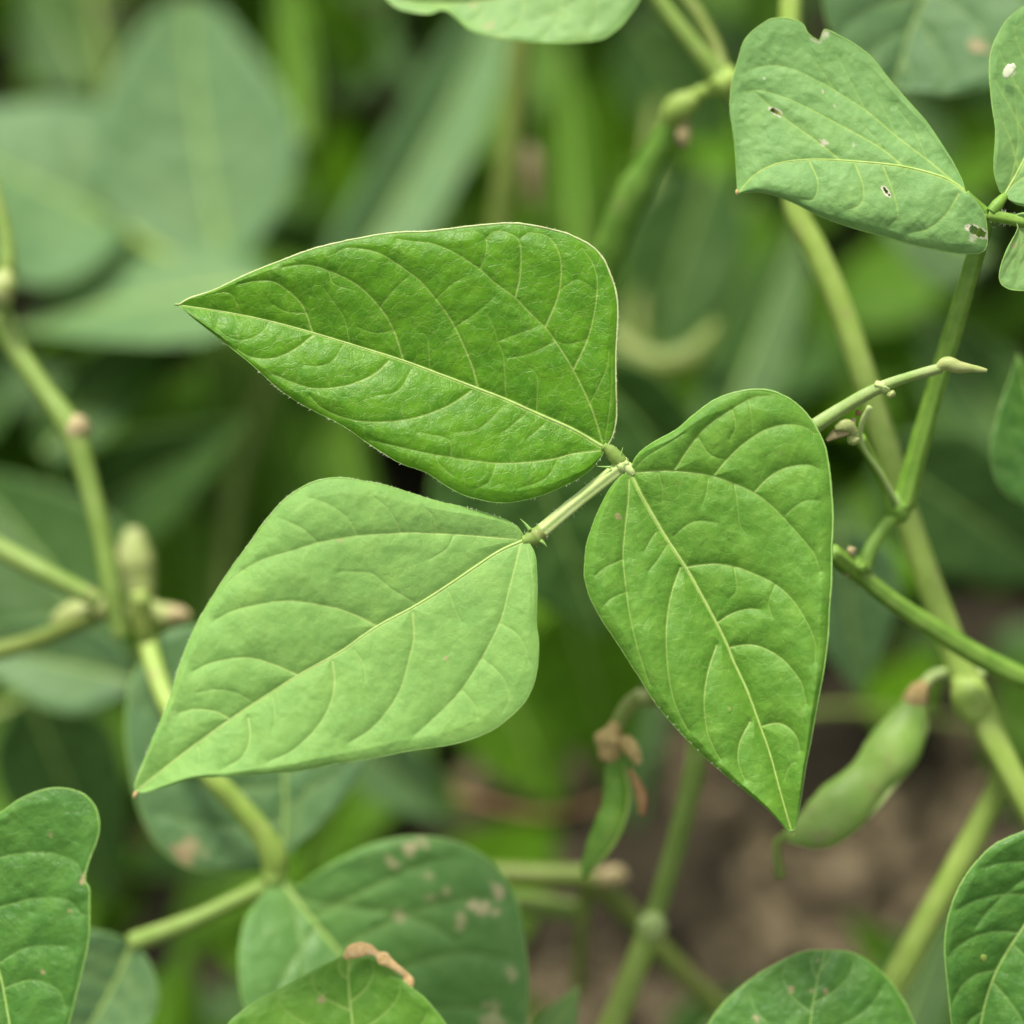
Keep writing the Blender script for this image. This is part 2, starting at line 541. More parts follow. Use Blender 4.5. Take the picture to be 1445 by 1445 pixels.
def tube(name, parent, P, R, mat, n=None, seg=16, ridges=0, ridge=0., flat=1., label=None, lump=.04, seed=3, twist=0.):
    """a stem, stalk or pod through (x, y, mm) points with radii in tracing units"""
    P = np.asarray(P, float)
    n = n or max(16, int(len(P) * 10))
    Q = spline(np.c_[P, np.broadcast_to(R, len(P))], n)
    W = at(Q[:, 0], Q[:, 1], Q[:, 2])
    r = Q[:, 3] * U * (1 + Q[:, 2] / 580)
    r = r * (1 + lump * 2 * vnoise(np.arange(n) / 5., np.zeros(n), seed))
    o = tube_world(name, parent, W, r, MAT[mat], seg=seg, ridges=ridges, ridge=ridge, flat=flat, twist=twist)
    if label: o['label'] = label
    return o


def lump(name, parent, c, r, mat, seed=0, rough=.3, stretch=(1, 1, 1), n=20, ang=0.):
    """small irregular solid (node, calyx, clod) about a (x, y, mm) centre"""
    u, v = np.meshgrid(np.linspace(0, 2 * np.pi, n, endpoint=False), np.linspace(.02, np.pi - .02, n // 2 + 2))
    x, y, z = np.cos(u) * np.sin(v), np.sin(u) * np.sin(v), np.cos(v)
    k = 1 + rough * (fbm((x + 3) * 1.6 + z, (y + 3) * 1.6 - z, seed) + .5 * vnoise(x * 5 + z * 3, y * 5, seed + 4))
    x, y, z = x * k * stretch[0], y * k * stretch[1], z * k * stretch[2]
    ca, sa = math.cos(ang), math.sin(ang)
    x, y = x * ca - y * sa, x * sa + y * ca
    s = r * U * (1 + c[2] / 580)
    V = np.stack([x, y, z], -1).reshape(-1, 3) * s @ RM.T + at(*c)
    nr, nc = u.shape
    i = np.arange(nr - 1)[:, None] * nc + np.arange(nc)[None]
    j = np.arange(nr - 1)[:, None] * nc + (np.arange(nc)[None] + 1) % nc
    F = np.stack([i, i + nc, j + nc, j], -1).reshape(-1, 4)
    F = [tuple(f) for f in F] + [tuple(range(nc)), tuple(reversed(range((nr - 1) * nc, nr * nc)))]
    return mesh_obj(name, V, F, MAT[mat], parent)


def hairs(name, parent, P, R, n, length, seed=0, spread=1.0):
    """short bristles on a stem: too many to count, one mesh"""
    rng = np.random.default_rng(seed)
    Q = spline(P, 60)
    V, F = [], []
    for _ in range(n):
        k = rng.integers(1, 58)
        p = at(*Q[k]); t = at(*Q[k + 1]) - at(*Q[k - 1]); t /= np.linalg.norm(t)
        view = CL - p; view /= np.linalg.norm(view)
        sx = np.cross(t, view); sx /= np.linalg.norm(sx)
        a = rng.choice([0, np.pi]) + rng.normal(0, .5 * spread)
        d = np.cos(a) * sx + np.sin(a) * view
        b = p + d * R * U * .9
        e = b + (d + t * rng.normal(0, .35)) * length * U * rng.uniform(.5, 1.2)
        s = t * .45 * U
        w = np.cross(d, t) * .45 * U
        i = len(V)
        V += [b - s, b + w, b + s, e]
        F += [(i, i + 1, i + 3), (i + 1, i + 2, i + 3), (i + 2, i, i + 3)]
    return tag(mesh_obj(name, V, F, MAT['hair'], parent, smooth=False), kind='stuff')


PROFILE = np.array([(0, 0), (.02, .28), (.06, .52), (.14, .80), (.24, .96), (.34, 1), (.48, .92), (.62, .72), (.76, .47), (.88, .22), (.96, .07), (1, 0)])
ROUND = np.array([(0, 0), (.03, .12), (.10, .34), (.22, .70), (.35, .93), (.50, 1), (.62, .90), (.76, .68), (.88, .46), (.95, .30), (1, 0)])
BLADE = np.array([(0, .5), (.1, .75), (.3, 1), (.5, 1), (.7, .85), (.85, .55), (.95, .22), (1, 0)])


def gen_leaf(name, parent, base, tip, width, dB, dT, mat, bend=0., prof=None, step=7., asym=1.0, **kw):
    """a leaflet of the plant's own shape from base to tip"""
    b, t = np.array(base, float), np.array(tip, float)
    d = t - b
    L = np.linalg.norm(d); d /= L
    nrm = np.array([-d[1], d[0]])
    s = np.linspace(0, 1, 30)
    M = b + d * (s * L)[:, None] + nrm * (bend * np.sin(np.pi * s))[:, None]
    pr = PROFILE if prof is None else prof
    s2 = pr[:, 0]
    m2 = b + d * (s2 * L)[:, None] + nrm * (bend * np.sin(np.pi * s2))[:, None]
    E1 = m2 + nrm * (pr[:, 1] * width / 2 * asym)[:, None]
    E2 = m2 - nrm * (pr[:, 1] * width / 2 / asym)[:, None]
    dk = {k: kw.pop(k) for k in ('roll', 'fold', 'droop', 'wave', 'lip') if k in kw}
    dep = depth_fn(dB, dT, seed=kw.get('seed', 1), **dk)
    kw.setdefault('margin', .8)
    return leaf(name, parent, M, E1, E2, mat, dep, step=step, **kw)

# ------------------------------------------------------------------ ground
def soil_mat():
    m, T, N, Lk = new_mat('soil')
    P = N['Principled BSDF']
    vec = px_coords(N, Lk)
    a = ramp(N, Lk, noise(N, Lk, vec, 1 / 130, 5, .6), .40, .62)
    b = ramp(N, Lk, noise(N, Lk, vec, 1 / 22, 4, .6), .5, .72)
    c = mixc(N, Lk, a, (.014, .012, .007), (.058, .048, .028))
    c = mixc(N, Lk, math_(N, Lk, 'MULTIPLY', b, .6), c, (.12, .092, .062))
    Lk.new(c, P.inputs['Base Color'])
    P.inputs['Roughness'].default_value = .95
    P.inputs['Specular IOR Level'].default_value = .15
    bb = N.new('ShaderNodeBump'); bb.inputs['Distance'].default_value = .003; bb.inputs['Strength'].default_value = .8
    Lk.new(noise(N, Lk, vec, 1 / 16, 6, .65), bb.inputs['Height'])
    Lk.new(bb.outputs[0], P.inputs['Normal'])
    return m


MAT['soil'] = soil_mat()
MAT['crumb'] = stem_mat('dry_soil_crumb', (.018, .015, .009), (.22, .175, .105), scale=1 / 110, rough=.95, trans=0, bump=1, spec=.1)
g = np.linspace(-1, 1, 320)
gx = np.sinh(g * 5.2) / np.sinh(5.2) * 60
X, Y = np.meshgrid(gx, gx)
near = np.exp(-(X ** 2 + Y ** 2) / .8)
Z = (fbm(X * 22, Y * 22, 5, 4) * .042 + np.abs(fbm(X * 60, Y * 60, 8, 2)) * .010) * near + fbm(X * 1.2, Y * 1.2, 2, 2) * .01
i = np.arange(319)[:, None] * 320 + np.arange(319)[None]
tag(mesh_obj('ground', np.stack([X, Y, Z], -1).reshape(-1, 3),
             np.stack([i, i + 1, i + 321, i + 320], -1).reshape(-1, 4), MAT['soil']), kind='structure')

# ------------------------------------------------------------------ the three-leaflet leaf in focus
hero = thing('bean_leaf', (882, 656, 0), 'sharp bright green leaf of three pointed leaflets on a hairy stalk, dead centre', 'leaf', 'three-part bean leaves')

A_mid = [(853, 632), (809, 606), (759, 584), (714.5, 564), (669.6, 546.6), (617, 526.7), (566, 508), (494, 485.6), (439, 469), (379.5, 453), (332, 443), (290, 436), (252, 430.5)]
A_up = [(853, 632), (859, 626), (866, 611), (870, 586), (869, 549), (869, 499), (871.5, 449.5), (870, 417), (864, 394.7), (851.5, 366), (834, 347), (809, 333.6), (779, 323.7), (749, 318), (719.5, 315), (660, 320), (610, 326), (564, 328), (514, 335), (447, 350), (389.5, 371), (347, 388), (302, 409.6), (268, 421), (252, 430.5)]
A_lo = [(853, 632), (849, 643.7), (835, 661), (817, 675), (790, 688.6), (763, 699.4), (736, 706.6), (709, 709.5), (675, 704.5), (640, 692), (602, 667), (564, 653), (526, 630), (484.6, 601), (439, 578), (397, 551.6), (352, 512), (315, 482), (277, 452), (262, 440), (252, 430.5)]
A_v = [
    [(850, 628), (850, 624), (834, 574), (809, 522), (784, 482), (769, 462), (744, 438), (727, 420), (697, 398), (677, 380), (642, 357), (610, 343.6), (585, 341), (560, 337)],
    [(809, 522), (829, 479), (839, 439.5), (843, 399.7), (836.5, 372), (821.6, 351)],
    [(769, 462), (787, 419.6), (792, 382), (788, 355), (774, 335), (749, 328.6), (734, 337)],
    [(727, 420), (734, 387), (734, 345), (722, 331), (699.5, 326), (684.6, 337)],
    [(674.6, 547), (667, 519), (654.7, 489), (642, 462), (632, 444.5), (615, 422), (592, 396), (574, 382), (541, 360), (516.5, 352), (489, 350), (474, 357)],
    [(569, 508), (556, 467), (536.5, 434.5), (504, 402), (464, 382), (432, 373.5), (399.5, 377)],
    [(440.5, 468), (432, 442), (422, 424.6), (402, 407), (384.5, 397), (359.6, 396.7), (337, 401.6)],
    [(846.5, 636), (809, 640), (772, 649), (709.5, 654), (659.7, 649), (610, 641), (564, 631), (521.5, 621)],
    [(664.6, 551.6), (634.7, 571.5), (597, 586.5), (560, 594), (514, 595), (476.7, 586.5), (452, 574), (437, 559)],
    [(549, 509), (526.5, 529), (489, 544), (444, 548), (414.4, 540), (384.5, 528)],
    [(441.8, 473), (414, 494), (382, 506), (352, 503), (334.7, 493)],
]
A_t = [
    [(678, 378), (684.6, 362), (686, 337), (669.6, 327), (652, 328.6)],
    [(833, 569), (846.5, 541.7), (856.5, 517), (859, 494)],
    [(854, 621), (859, 586.5), (862.7, 549), (863, 500)],
    [(714, 564), (712, 524), (709.5, 499), (702, 482), (697, 462), (684.6, 439.5)],
    [(757, 581.5), (758, 532), (747, 519)],
    [(606, 520.5), (603.6, 479), (595, 469)],
    [(493, 483), (486.6, 452), (476.7, 434.5), (457, 407)],
    [(339.7, 444.5), (334.7, 429.5), (324.7, 414.6), (309.8, 413), (290, 418)],
    [(712, 571.5), (684.6, 599), (667, 607.7), (639.7, 611)],
    [(740.6, 586.5), (707, 611)], [(768, 599), (744, 619)],
    [(581, 521.7), (561, 551.6), (529, 559)],
    [(484, 487), (471.7, 506.8), (456.7, 515.5), (429, 516)],
    [(378, 457), (369.5, 469), (347, 479), (324.7, 477), (304.8, 462)],
    [(615, 422), (640, 400), (655, 392)], [(642, 462), (675, 440), (697, 420)],
    [(702, 482), (735, 470), (760, 460)], [(784, 482), (745, 500), (715, 505)],
    [(829, 479), (800, 486), (780, 478)], [(790, 410), (815, 395), (840, 410)],
    [(536, 434), (560, 405), (575, 392)], [(464, 382), (470, 400), (500, 410)],
    [(637, 643), (632, 620), (590, 610)], [(789, 645), (770, 675), (730, 690)],
    [(700, 654), (690, 680), (670, 690)], [(615, 642), (620, 655), (640, 672)],
    [(432, 442), (405, 440), (385, 430)], [(556, 467), (530, 470), (505, 462)],
]


def depA(s, t, P):
    a = np.abs(t)
    up = t < 0
    bell = np.sin(np.pi * np.clip(s, 0, 1)) ** .6
    d = -3.8 * a * bell * up - 5.2 * a * bell * (~up) + 3.0 * s
    d = d + np.where(up, 1.6 * a ** 6 * bell, 2.2 * a ** 4 * bell)
    return d + 1.0 * np.sin(s * 9 + t * 2) * a * bell


leaf('leaflet', hero, A_mid, A_up, A_lo, 'fresh', depA, veins=A_v, thin=A_t, step=1.25, seed=11, quilt=4.8, wrinkle=.75, rung=1.5, mid_w=6.0,
     vein_w=2.1, margin=1.15, margin_mat=('palemargin', 'margin'), edge_r2=(1.35, .55), label='dark glossy green upper leaflet pointing left')

B_mid = [(740, 762), (706, 777), (675, 797), (630.6, 827), (586, 855), (528.7, 886), (480, 920), (421, 953), (379, 980), (335, 1008.5), (291, 1039.5), (246, 1073), (205, 1106), (192, 1117)]
B_up = [(740, 762), (736.5, 752), (728, 742), (710, 732), (679, 722), (635, 711.5), (604, 704), (573, 694), (540, 684), (513, 679), (480, 674.2), (452, 677.7), (426, 688), (399, 708), (375, 735), (355, 763), (335, 790), (313, 822), (295, 850), (277.5, 881.5), (266, 906), (251, 946), (240, 984), (224, 1024), (209, 1059), (195, 1093), (190, 1108), (192, 1117)]
B_lo = [(740, 762), (745, 765), (750, 771), (755.5, 784), (757.5, 804), (758, 837), (757, 881.5), (760, 904), (759, 937.5), (752, 968.5), (739, 993), (717, 1014), (695, 1030), (675, 1039), (644, 1049), (608, 1055), (568.6, 1061.5), (524, 1070), (468, 1079), (423.6, 1087), (379, 1091.5), (346, 1094), (313, 1096), (273, 1099), (235, 1110), (205, 1118), (192, 1117)]
B_v = [
    [(728, 761), (657, 755), (602, 752.5), (568.6, 752), (506.6, 756), (480, 760), (448, 766), (412.5, 777), (368, 790.6), (344, 804)],
    [(531, 883), (506.6, 870), (480, 860), (468, 857), (412.5, 848), (368, 852.6), (330.6, 861.5), (304, 875)],
    [(419, 952), (390, 939), (357, 929), (330.6, 929), (295, 936.5), (273, 947.6)],
    [(321.7, 1013), (304, 1004), (275, 1001), (253, 1006)],
    [(734.6, 768.5), (717, 837), (706, 877), (681.5, 926), (650.5, 974), (613, 1013), (586, 1037)],
    [(582, 864), (584, 899), (577, 932), (562, 979), (528.7, 1024), (493, 1048)],
    [(469, 933), (472, 962), (465.6, 995), (445.7, 1028), (412.5, 1059), (379, 1075)],
    [(350.5, 1013), (352.7, 1042), (341.6, 1068), (313, 1086)],
]
B_t = [
    [(566, 751), (553, 726.4), (540, 711), (522, 697.6)], [(504, 755), (488, 729), (457, 709), (434.7, 702)],
    [(617, 751), (610.6, 728.6), (597, 715)], [(448, 765), (430, 748.6), (410, 737.5), (392.6, 731)],
    [(584, 850), (555, 833), (535, 817), (520, 808), (480, 807)],
    [(357, 991), (335, 978.6), (306, 973), (277, 977.5)],
    [(706, 880), (728, 893), (741, 913), (746, 935)],
    [(681.5, 930), (701, 946), (715, 966), (718, 988), (710, 1004)],
    [(653, 975), (670, 995), (675, 1013)], [(743.5, 771), (751, 815), (751, 848)],
    [(633, 835), (641.6, 859), (650.5, 877)], [(279.6, 1055), (282, 1081.6)],
    [(500, 917), (513, 937.5), (515.4, 962)], [(385, 985), (388, 1010), (385, 1030)],
    [(344, 804), (325, 820), (312, 840)], [(640, 757), (630, 775), (605, 790)],
]


def depB(s, t, P):
    a = np.abs(t)
    bell = np.sin(np.pi * np.clip(s, 0, 1)) ** .6
    d = -13.0 * s - 1.9 * a * bell - 1.2 * t * bell + 2.0 * a ** 4 * bell * (t < 0)
    return d + 1.2 * np.sin(s * 8 - t * 2.5) * a * bell


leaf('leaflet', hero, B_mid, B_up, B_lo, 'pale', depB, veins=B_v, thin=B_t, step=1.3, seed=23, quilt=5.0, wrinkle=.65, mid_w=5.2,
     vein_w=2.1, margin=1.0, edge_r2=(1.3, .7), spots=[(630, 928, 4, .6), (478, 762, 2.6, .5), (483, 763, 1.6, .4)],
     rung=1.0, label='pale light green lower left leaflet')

C_mid = [(888, 664), (904.7, 698), (925.7, 735), (941.5, 761), (968, 801), (989, 838), (1010, 877), (1025.6, 908.6), (1034.7, 932), (1053.5, 972), (1070, 1016.5), (1086.5, 1063.5), (1100.6, 1115), (1114.7, 1165), (1119, 1174)]
C_rt = [(888, 664), (893, 655), (897, 646), (910, 632.6), (928, 621), (957, 605), (981, 584), (1010, 564), (1041, 553.2), (1068, 549.7), (1094, 553.7), (1120, 567), (1141, 588), (1154.5, 609), (1164, 630), (1169, 656), (1173, 693), (1175, 730), (1174, 767), (1173, 819), (1170, 859), (1168, 900), (1162, 946), (1152, 1000), (1145, 1040), (1136, 1087), (1129, 1134), (1124.5, 1162), (1119, 1174)]
C_lf = [(888, 664), (883, 667), (873, 674.6), (857, 695.7), (844, 722), (833.7, 748), (827, 772), (824.5, 803.5), (827, 824.5), (833.7, 845.5), (849.4, 874.5), (870, 906), (896, 946), (912, 972), (929, 997.6), (964, 1037.6), (997, 1070.6), (1030, 1099), (1056, 1120), (1082, 1141), (1098, 1157.6), (1110, 1170), (1119, 1174)]
C_v = [
    [(897, 667), (928, 664.5), (952, 664.6), (978, 667), (1007, 672), (1036, 682.5), (1065, 696), (1089, 714), (1107, 732.5), (1131, 759), (1149, 782), (1157, 806)],
    [(953, 661.5), (968, 638), (983.5, 617), (1002, 598), (1033.5, 577), (1062, 561.6), (1083.5, 559)],
    [(1008.5, 669), (1031, 643), (1054.5, 622), (1081, 606), (1107, 599), (1133, 602), (1149, 611.5)],
    [(1066, 693), (1081, 677), (1099, 664), (1120, 657.5), (1141, 656), (1154.5, 661.5)],
    [(970.4, 799.5), (1004.6, 795.6), (1036, 799.5), (1065, 810), (1094, 824.5), (1117.6, 845.5), (1133.4, 869), (1146, 893), (1151, 915), (1150, 934)],
    [(1013.5, 877.6), (1034.7, 864.7), (1056, 859), (1072, 860)],
    [(1030, 913), (1053.5, 909.4), (1074.7, 913), (1100.6, 927), (1119, 946), (1131, 964.7), (1138, 993)],
    [(1074.7, 1024.7), (1096, 1020), (1112, 1026), (1124, 1040), (1129, 1059)],
    [(887.6, 677), (886, 709), (881, 753.5), (879, 787.7), (883.6, 832.4), (889, 870), (900.6, 917.6), (917, 967)],
    [(960, 801), (949, 832), (942, 866.6), (940, 906), (943, 950), (950, 985), (961.8, 1014), (971, 1030.6)],
    [(1011, 910.6), (999.4, 946), (993.5, 986), (997, 1028), (1006.5, 1054), (1016, 1070.6)],
    [(1058, 1019), (1044, 1047), (1041.8, 1075), (1051, 1101)],
]
C_t = [
    [(895.5, 661.5), (915, 643), (941.5, 627), (965, 612)], [(1108.5, 727), (1123, 714), (1138.7, 706), (1154.5, 706)],
    [(952, 756), (970.4, 740), (989, 735), (1012.5, 738)], [(941.5, 769), (928, 790), (915, 806)],
    [(925.7, 751), (918, 762), (910, 777)], [(1000, 675), (997, 695), (992, 710)],
    [(1036, 683), (1040, 705), (1043, 735), (1050, 750)], [(928, 665), (935, 690), (935, 705)],
    [(878, 790), (855, 800), (840, 812)], [(884, 835), (862, 845), (850, 858)], [(1107, 1100), (1115, 1080), (1122, 1075)],
    [(985, 617), (1000, 640), (1020, 648)], [(1033, 577), (1038, 600), (1030, 620)], [(1056, 562), (1060, 585), (1062, 605)],
    [(1036, 800), (1040, 830), (1030, 845)], [(1094, 825), (1085, 850), (1090, 870)],
]


def depC(s, t, P):
    a = np.abs(t)
    bell = np.sin(np.pi * np.clip(s, 0, 1)) ** .6
    d = 2.0 * s - 6.5 * s ** 2 - 5.5 * a * bell + (1.5 * a ** 6) * bell * (t < 0) + 2.0 * a ** 4 * bell * (t > 0)
    return d + 1.0 * np.sin(s * 8 + t * 2) * a * bell


leaf('leaflet', hero, C_mid, C_rt, C_lf, 'mid', depC, veins=C_v, thin=C_t, step=1.25, seed=37, quilt=7.2, wrinkle=.75, mid_w=5.6,
     vein_w=2.1, margin=1.15, edge_r2=(1.6, .6), spots=[(872, 728, 4.5, .7), (1030, 1000, 1.8, .5), (1100, 640, 1.6, .5)], rung=1.2,
     label='right leaflet pointing down with a dark and a pale half')

# stalks of that leaf
tube('rachis', hero, [(880, 657, 1.0), (845, 684, 1.4), (800, 720, 1.4), (762, 752, .8)], [10.5, 10, 9.8, 10.5], 'palestem', ridges=5, ridge=.10, seg=30, n=40)
tube('pulvinus', hero, [(766, 749, .8), (755, 757, .8), (744, 762, .4), (737, 763, .3)], [11, 12.5, 9.5, 7], 'stem', lump=.16, seed=5, n=24)
tube('pulvinus', hero, [(880, 656, .8), (869, 645, .5), (860, 635, .2), (851, 629, 0)], [10, 10.5, 9.5, 6.5], 'stem', lump=.14, n=24)
hairs('bristles', hero, [(880, 656, .8), (869, 645, .5), (860, 635, .2)], 9, 22, 4, seed=8)
hairs('bristles', hero, [(768, 748, .8), (755, 757, .8), (742, 762, .4)], 11, 26, 5, seed=9)
tube('pulvinus', hero, [(874, 656, 1), (884, 659, .6), (890, 664, .2), (894, 671, 0)], [11, 10, 8, 4], 'palestem', lump=.15, seed=9, n=24)
lump('node', hero, (877, 655, .6), 10.5, 'palestem', seed=4, rough=.5)
for p, q, r in (((871, 651), (879, 631), 2.4), ((862, 659.5), (842, 658), 2.2), ((748, 748), (734, 732), 3.2), ((763, 763), (772, 772), 3.2)):
    tube('stipel', hero, [(*p, -.4), ((p[0] + q[0]) / 2 + 1, (p[1] + q[1]) / 2, -.6), (*q, -.6)], [r, r * .5, .3], 'margin', n=12, seg=8)
hairs('bristles', hero, [(870, 665, 1), (800, 720, 1.4), (762, 752, .8)], 10, 26, 7, seed=2, spread=.7)
lump('leaf_tip', hero, (249.5, 429.8, 3.2), 2.8, 'margin', stretch=(1.6, .7, .7), n=10)
lump('leaf_tip', hero, (191, 1121, -13), 5.0, 'dry', stretch=(.7, 1.2, .6), n=12, ang=-.5)
lump('leaf_tip', hero, (1120, 1176, -4), 4.5, 'yellow', stretch=(.7, 1.4, .6), n=12, ang=-.2)
tube('petiole', hero, [(880, 657, 1), (893, 690, 9), (925, 800, 32), (962, 950, 48), (985, 1050, 54), (958, 1180, 62), (930, 1275, 66), (918, 1306, 66)],
     [10, 11, 12, 13, 14, 14, 14, 15], 'stem', n=70, ridges=5, ridge=.06, seg=20)


def edge_hairs(parent, E, dd, n, seed, inward):
    rng = np.random.default_rng(seed)
    Q = spline(E, 400)
    V, F = [], []
    for _ in range(n):
        k = rng.integers(8, 390)
        p = Q[k]; t = Q[k + 1] - Q[k - 1]; t /= np.linalg.norm(t)
        nn = np.array([t[1], -t[0]]) * inward
        e = p + (nn + t * rng.normal(.5, .5)) * rng.uniform(1.5, 4)
        z = dd(k / 400.)
        i = len(V)
        V += [at(*(p - t * .45), z), at(*(p + t * .45), z), at(*p, z + .12), at(*e, z)]
        F += [(i, i + 1, i + 3), (i + 1, i + 2, i + 3), (i + 2, i, i + 3)]
    return tag(mesh_obj('margin_hairs', V, F, MAT['hair'], parent, smooth=False), kind='stuff')


edge_hairs(hero, A_up, lambda s: -3.9 * math.sin(math.pi * s) ** .6 + 3 * s, 110, 3, -1)
edge_hairs(hero, A_lo, lambda s: -3.3 * math.sin(math.pi * s) ** .6 + 3 * s, 70, 4, 1)
edge_hairs(hero, C_lf, lambda s: -3.5 * math.sin(math.pi * s) ** .6 + 2 * s - 6.5 * s * s, 55, 5, 1)
edge_hairs(hero, B_up, lambda s: -2 - 13 * s, 120, 6, -1)
# ------------------------------------------------------------------ perforated leaf, upper right
tr = thing('bean_leaf', (1395, 300, 4), 'leaf with insect holes and a torn notch on a ridged stalk, upper right', 'leaf', 'three-part bean leaves')
D_mid = [(1362, 270), (1346, 258), (1322, 247), (1274, 235), (1222, 229), (1152.6, 225), (1101, 230), (1066, 246), (1041, 273)]
D_up = [(1362, 270), (1358, 255), (1349, 237), (1336, 214.5), (1308, 173), (1277, 138), (1256, 114), (1232, 84), (1208, 64), (1187, 52), (1168, 43), (1162, 44), (1157, 57), (1150, 55), (1139, 46), (1133.6, 34.6), (1118, 27.7), (1094, 26), (1076, 33), (1052, 55), (1042, 83), (1033, 117.6), (1030, 152), (1035.6, 194), (1039, 235), (1041, 273)]
D_lo = [(1362, 270), (1372, 277), (1381, 289), (1390, 305), (1393, 325), (1393, 346), (1386, 356), (1372, 358), (1343, 356), (1291, 346), (1256, 335.6), (1204.5, 322), (1159.5, 306), (1118, 285.5), (1083, 273), (1059, 271), (1041, 273)]
D_v = [
    [(1357, 266), (1308, 225), (1267, 194), (1222, 156), (1173, 124.6), (1125, 100), (1090, 92), (1062.6, 97)],
    [(1277, 237), (1246, 211), (1208, 188.6), (1166, 166), (1118, 142), (1076.5, 128), (1049, 130)],
    [(1187, 227), (1152.6, 199), (1111, 169.6), (1062.6, 128)],
    [(1353, 273), (1336, 301), (1312, 322), (1284, 329)],
    [(1246, 235), (1260, 270), (1267, 304.5), (1256, 318)],
    [(1206, 230), (1218, 263), (1215, 287), (1194, 297.6)],
    [(1142, 227), (1154, 256), (1149, 280), (1132, 282)],
]
D_t = [[(1308, 225), (1290, 185), (1265, 150)], [(1267, 194), (1250, 160), (1225, 115)], [(1222, 156), (1200, 115), (1180, 75)],
       [(1180, 130), (1160, 100), (1140, 75)], [(1246, 211), (1235, 195), (1205, 165)]]


def depD(s, t, P):
    a = np.abs(t)
    bell = np.sin(np.pi * np.clip(s, 0, 1)) ** .6
    return 3 + 4 * s + np.where(t < 0, 7 * a * bell - 3 * a ** 4 * bell, -6 * a * bell + 5 * a ** 3 * bell)


leaf('leaflet', tr, D_mid, D_up, D_lo, 'matte', depD, veins=D_v, thin=D_t, step=1.6, seed=5, quilt=3.4, mid_w=4.2, vein_w=2.0,
     margin=1.0, holes=[(1095, 158, 9, 3.0, .55), (1250.5, 270, 7, 2.3, .9), (1380, 327, 15, 5.5, .45)],
     spots=[(1161, 202, 5, .9), (1162, 130, 2.5, .8), (1155, 53, 7, .6), (1163, 47, 5, .8), (1205, 204, 2.5, .5), (1178, 150, 1.6, .6), (1078, 111, 1.5, .6), (1371, 337, 4, .8)],
     rung=.3, label='folded leaflet with two small holes and a bitten edge')
lump('leaf_tip', tr, (1040, 271, 6), 3.8, 'dry', stretch=(.7, 1.1, .6), n=10)
E_mid = [(1417, 276), (1440, 235), (1462, 190), (1480, 140), (1490, 90), (1490, 30)]
E_l = [(1417, 276), (1410, 268), (1403, 245), (1403, 215), (1405, 185), (1401, 155), (1397, 120), (1397, 85), (1405, 55), (1425, 25), (1460, 5), (1490, 30)]
E_r = [(1417, 276), (1440, 290), (1480, 290), (1520, 250), (1550, 190), (1555, 120), (1530, 60), (1490, 30)]
leaf('leaflet', tr, E_mid, E_l, E_r, 'matte', depth_fn(6, 16, fold=4), step=2.0, seed=8, mid_w=4, vein_w=1.8, margin=1.0,
     spots=[(1426, 101, 5, .5)], label='upper leaflet with a white scar, cut off by the edge')
lump('scar', tr, (1424, 100, 6), 8, 'hair', seed=3, rough=.5, stretch=(.8, 1.3, .15), ang=-.6)
F_mid = [(1428, 305), (1450, 330), (1475, 365), (1500, 400)]
F_l = [(1428, 305), (1436, 322), (1422, 350), (1412, 378), (1412, 398), (1425, 408), (1450, 410), (1480, 408), (1500, 400)]
F_r = [(1428, 305), (1450, 300), (1490, 310), (1515, 340), (1518, 375), (1500, 400)]
leaf('leaflet', tr, F_mid, F_l, F_r, 'light', depth_fn(5, 6, fold=3), step=2.5, seed=9, mid_w=4, vein_w=1.8, margin=1.0,
     spots=[(1431, 346, 3.5, .5)])
tube('rachis', tr, [(1394, 303, 5), (1415, 307, 5), (1450, 314, 5)], [9, 8.5, 8.5], 'vivid', ridges=5, ridge=.06, seg=20)
tube('pulvinus', tr, [(1398, 300, 4.5), (1408, 288, 5), (1418, 276, 6)], [7.5, 8.5, 5], 'vivid')
tube('pulvinus', tr, [(1396, 303, 6), (1382, 292, 6), (1364, 272, 4)], [7, 7, 4], 'vivid')
tube('petiole', tr, [(1396, 300, 6), (1380, 348, 10), (1350, 450, 16), (1318, 555, 21), (1290, 655, 25), (1274, 714, 27)], [9, 11, 12.5, 13, 14, 16], 'vivid',
     ridges=6, ridge=.10, seg=24, n=60)
hairs('bristles', tr, [(1395, 303, 4), (1415, 307, 4.4), (1440, 312, 5)], 9, 24, 5, seed=7)
hairs('bristles', tr, [(1396, 300, 6), (1350, 450, 16), (1290, 655, 25)], 12, 60, 5, seed=17)
lump('node', tr, (1270, 716, 27), 19, 'vivid', seed=3, stretch=(.9, 1.2, 1))

# ------------------------------------------------------------------ stems on the right
v1 = thing('bean_vine', (1115, -20, 52), 'long yellow-green main stem running down the right side behind the holed leaf', 'vine', 'bean vines')
tube('stalk', v1, [(1150, -420, 48), (1125, -200, 50), (1117, -30, 52), (1113, 150, 50), (1122, 290, 50), (1152, 355, 50), (1192, 450, 50), (1228, 560, 48), (1262, 670, 46), (1300, 790, 46), (1340, 900, 46), (1376, 990, 44), (1420, 1080, 42), (1470, 1175, 42)],
     [8, 12, 15, 16, 16.5, 17, 17, 17, 17.5, 18, 19, 22, 18, 18], 'yellow', n=120, ridges=6, ridge=.04, seg=24)
lump('node', v1, (1372, 985, 43), 30, 'yellow', seed=8, stretch=(.9, 1.3, .9), ang=.3)
tube('branch', v1, [(1378, 1000, 44), (1415, 1080, 50), (1380, 1170, 54), (1320, 1280, 56), (1262, 1388, 58), (1215, 1480, 60)],
     [10, 14, 18, 19, 20, 20], 'yellow', n=60)
v2 = thing('bean_vine', (1274, 720, 28), 'bright green side stem with a knobbly joint right of the sharp leaf', 'vine', 'bean vines')
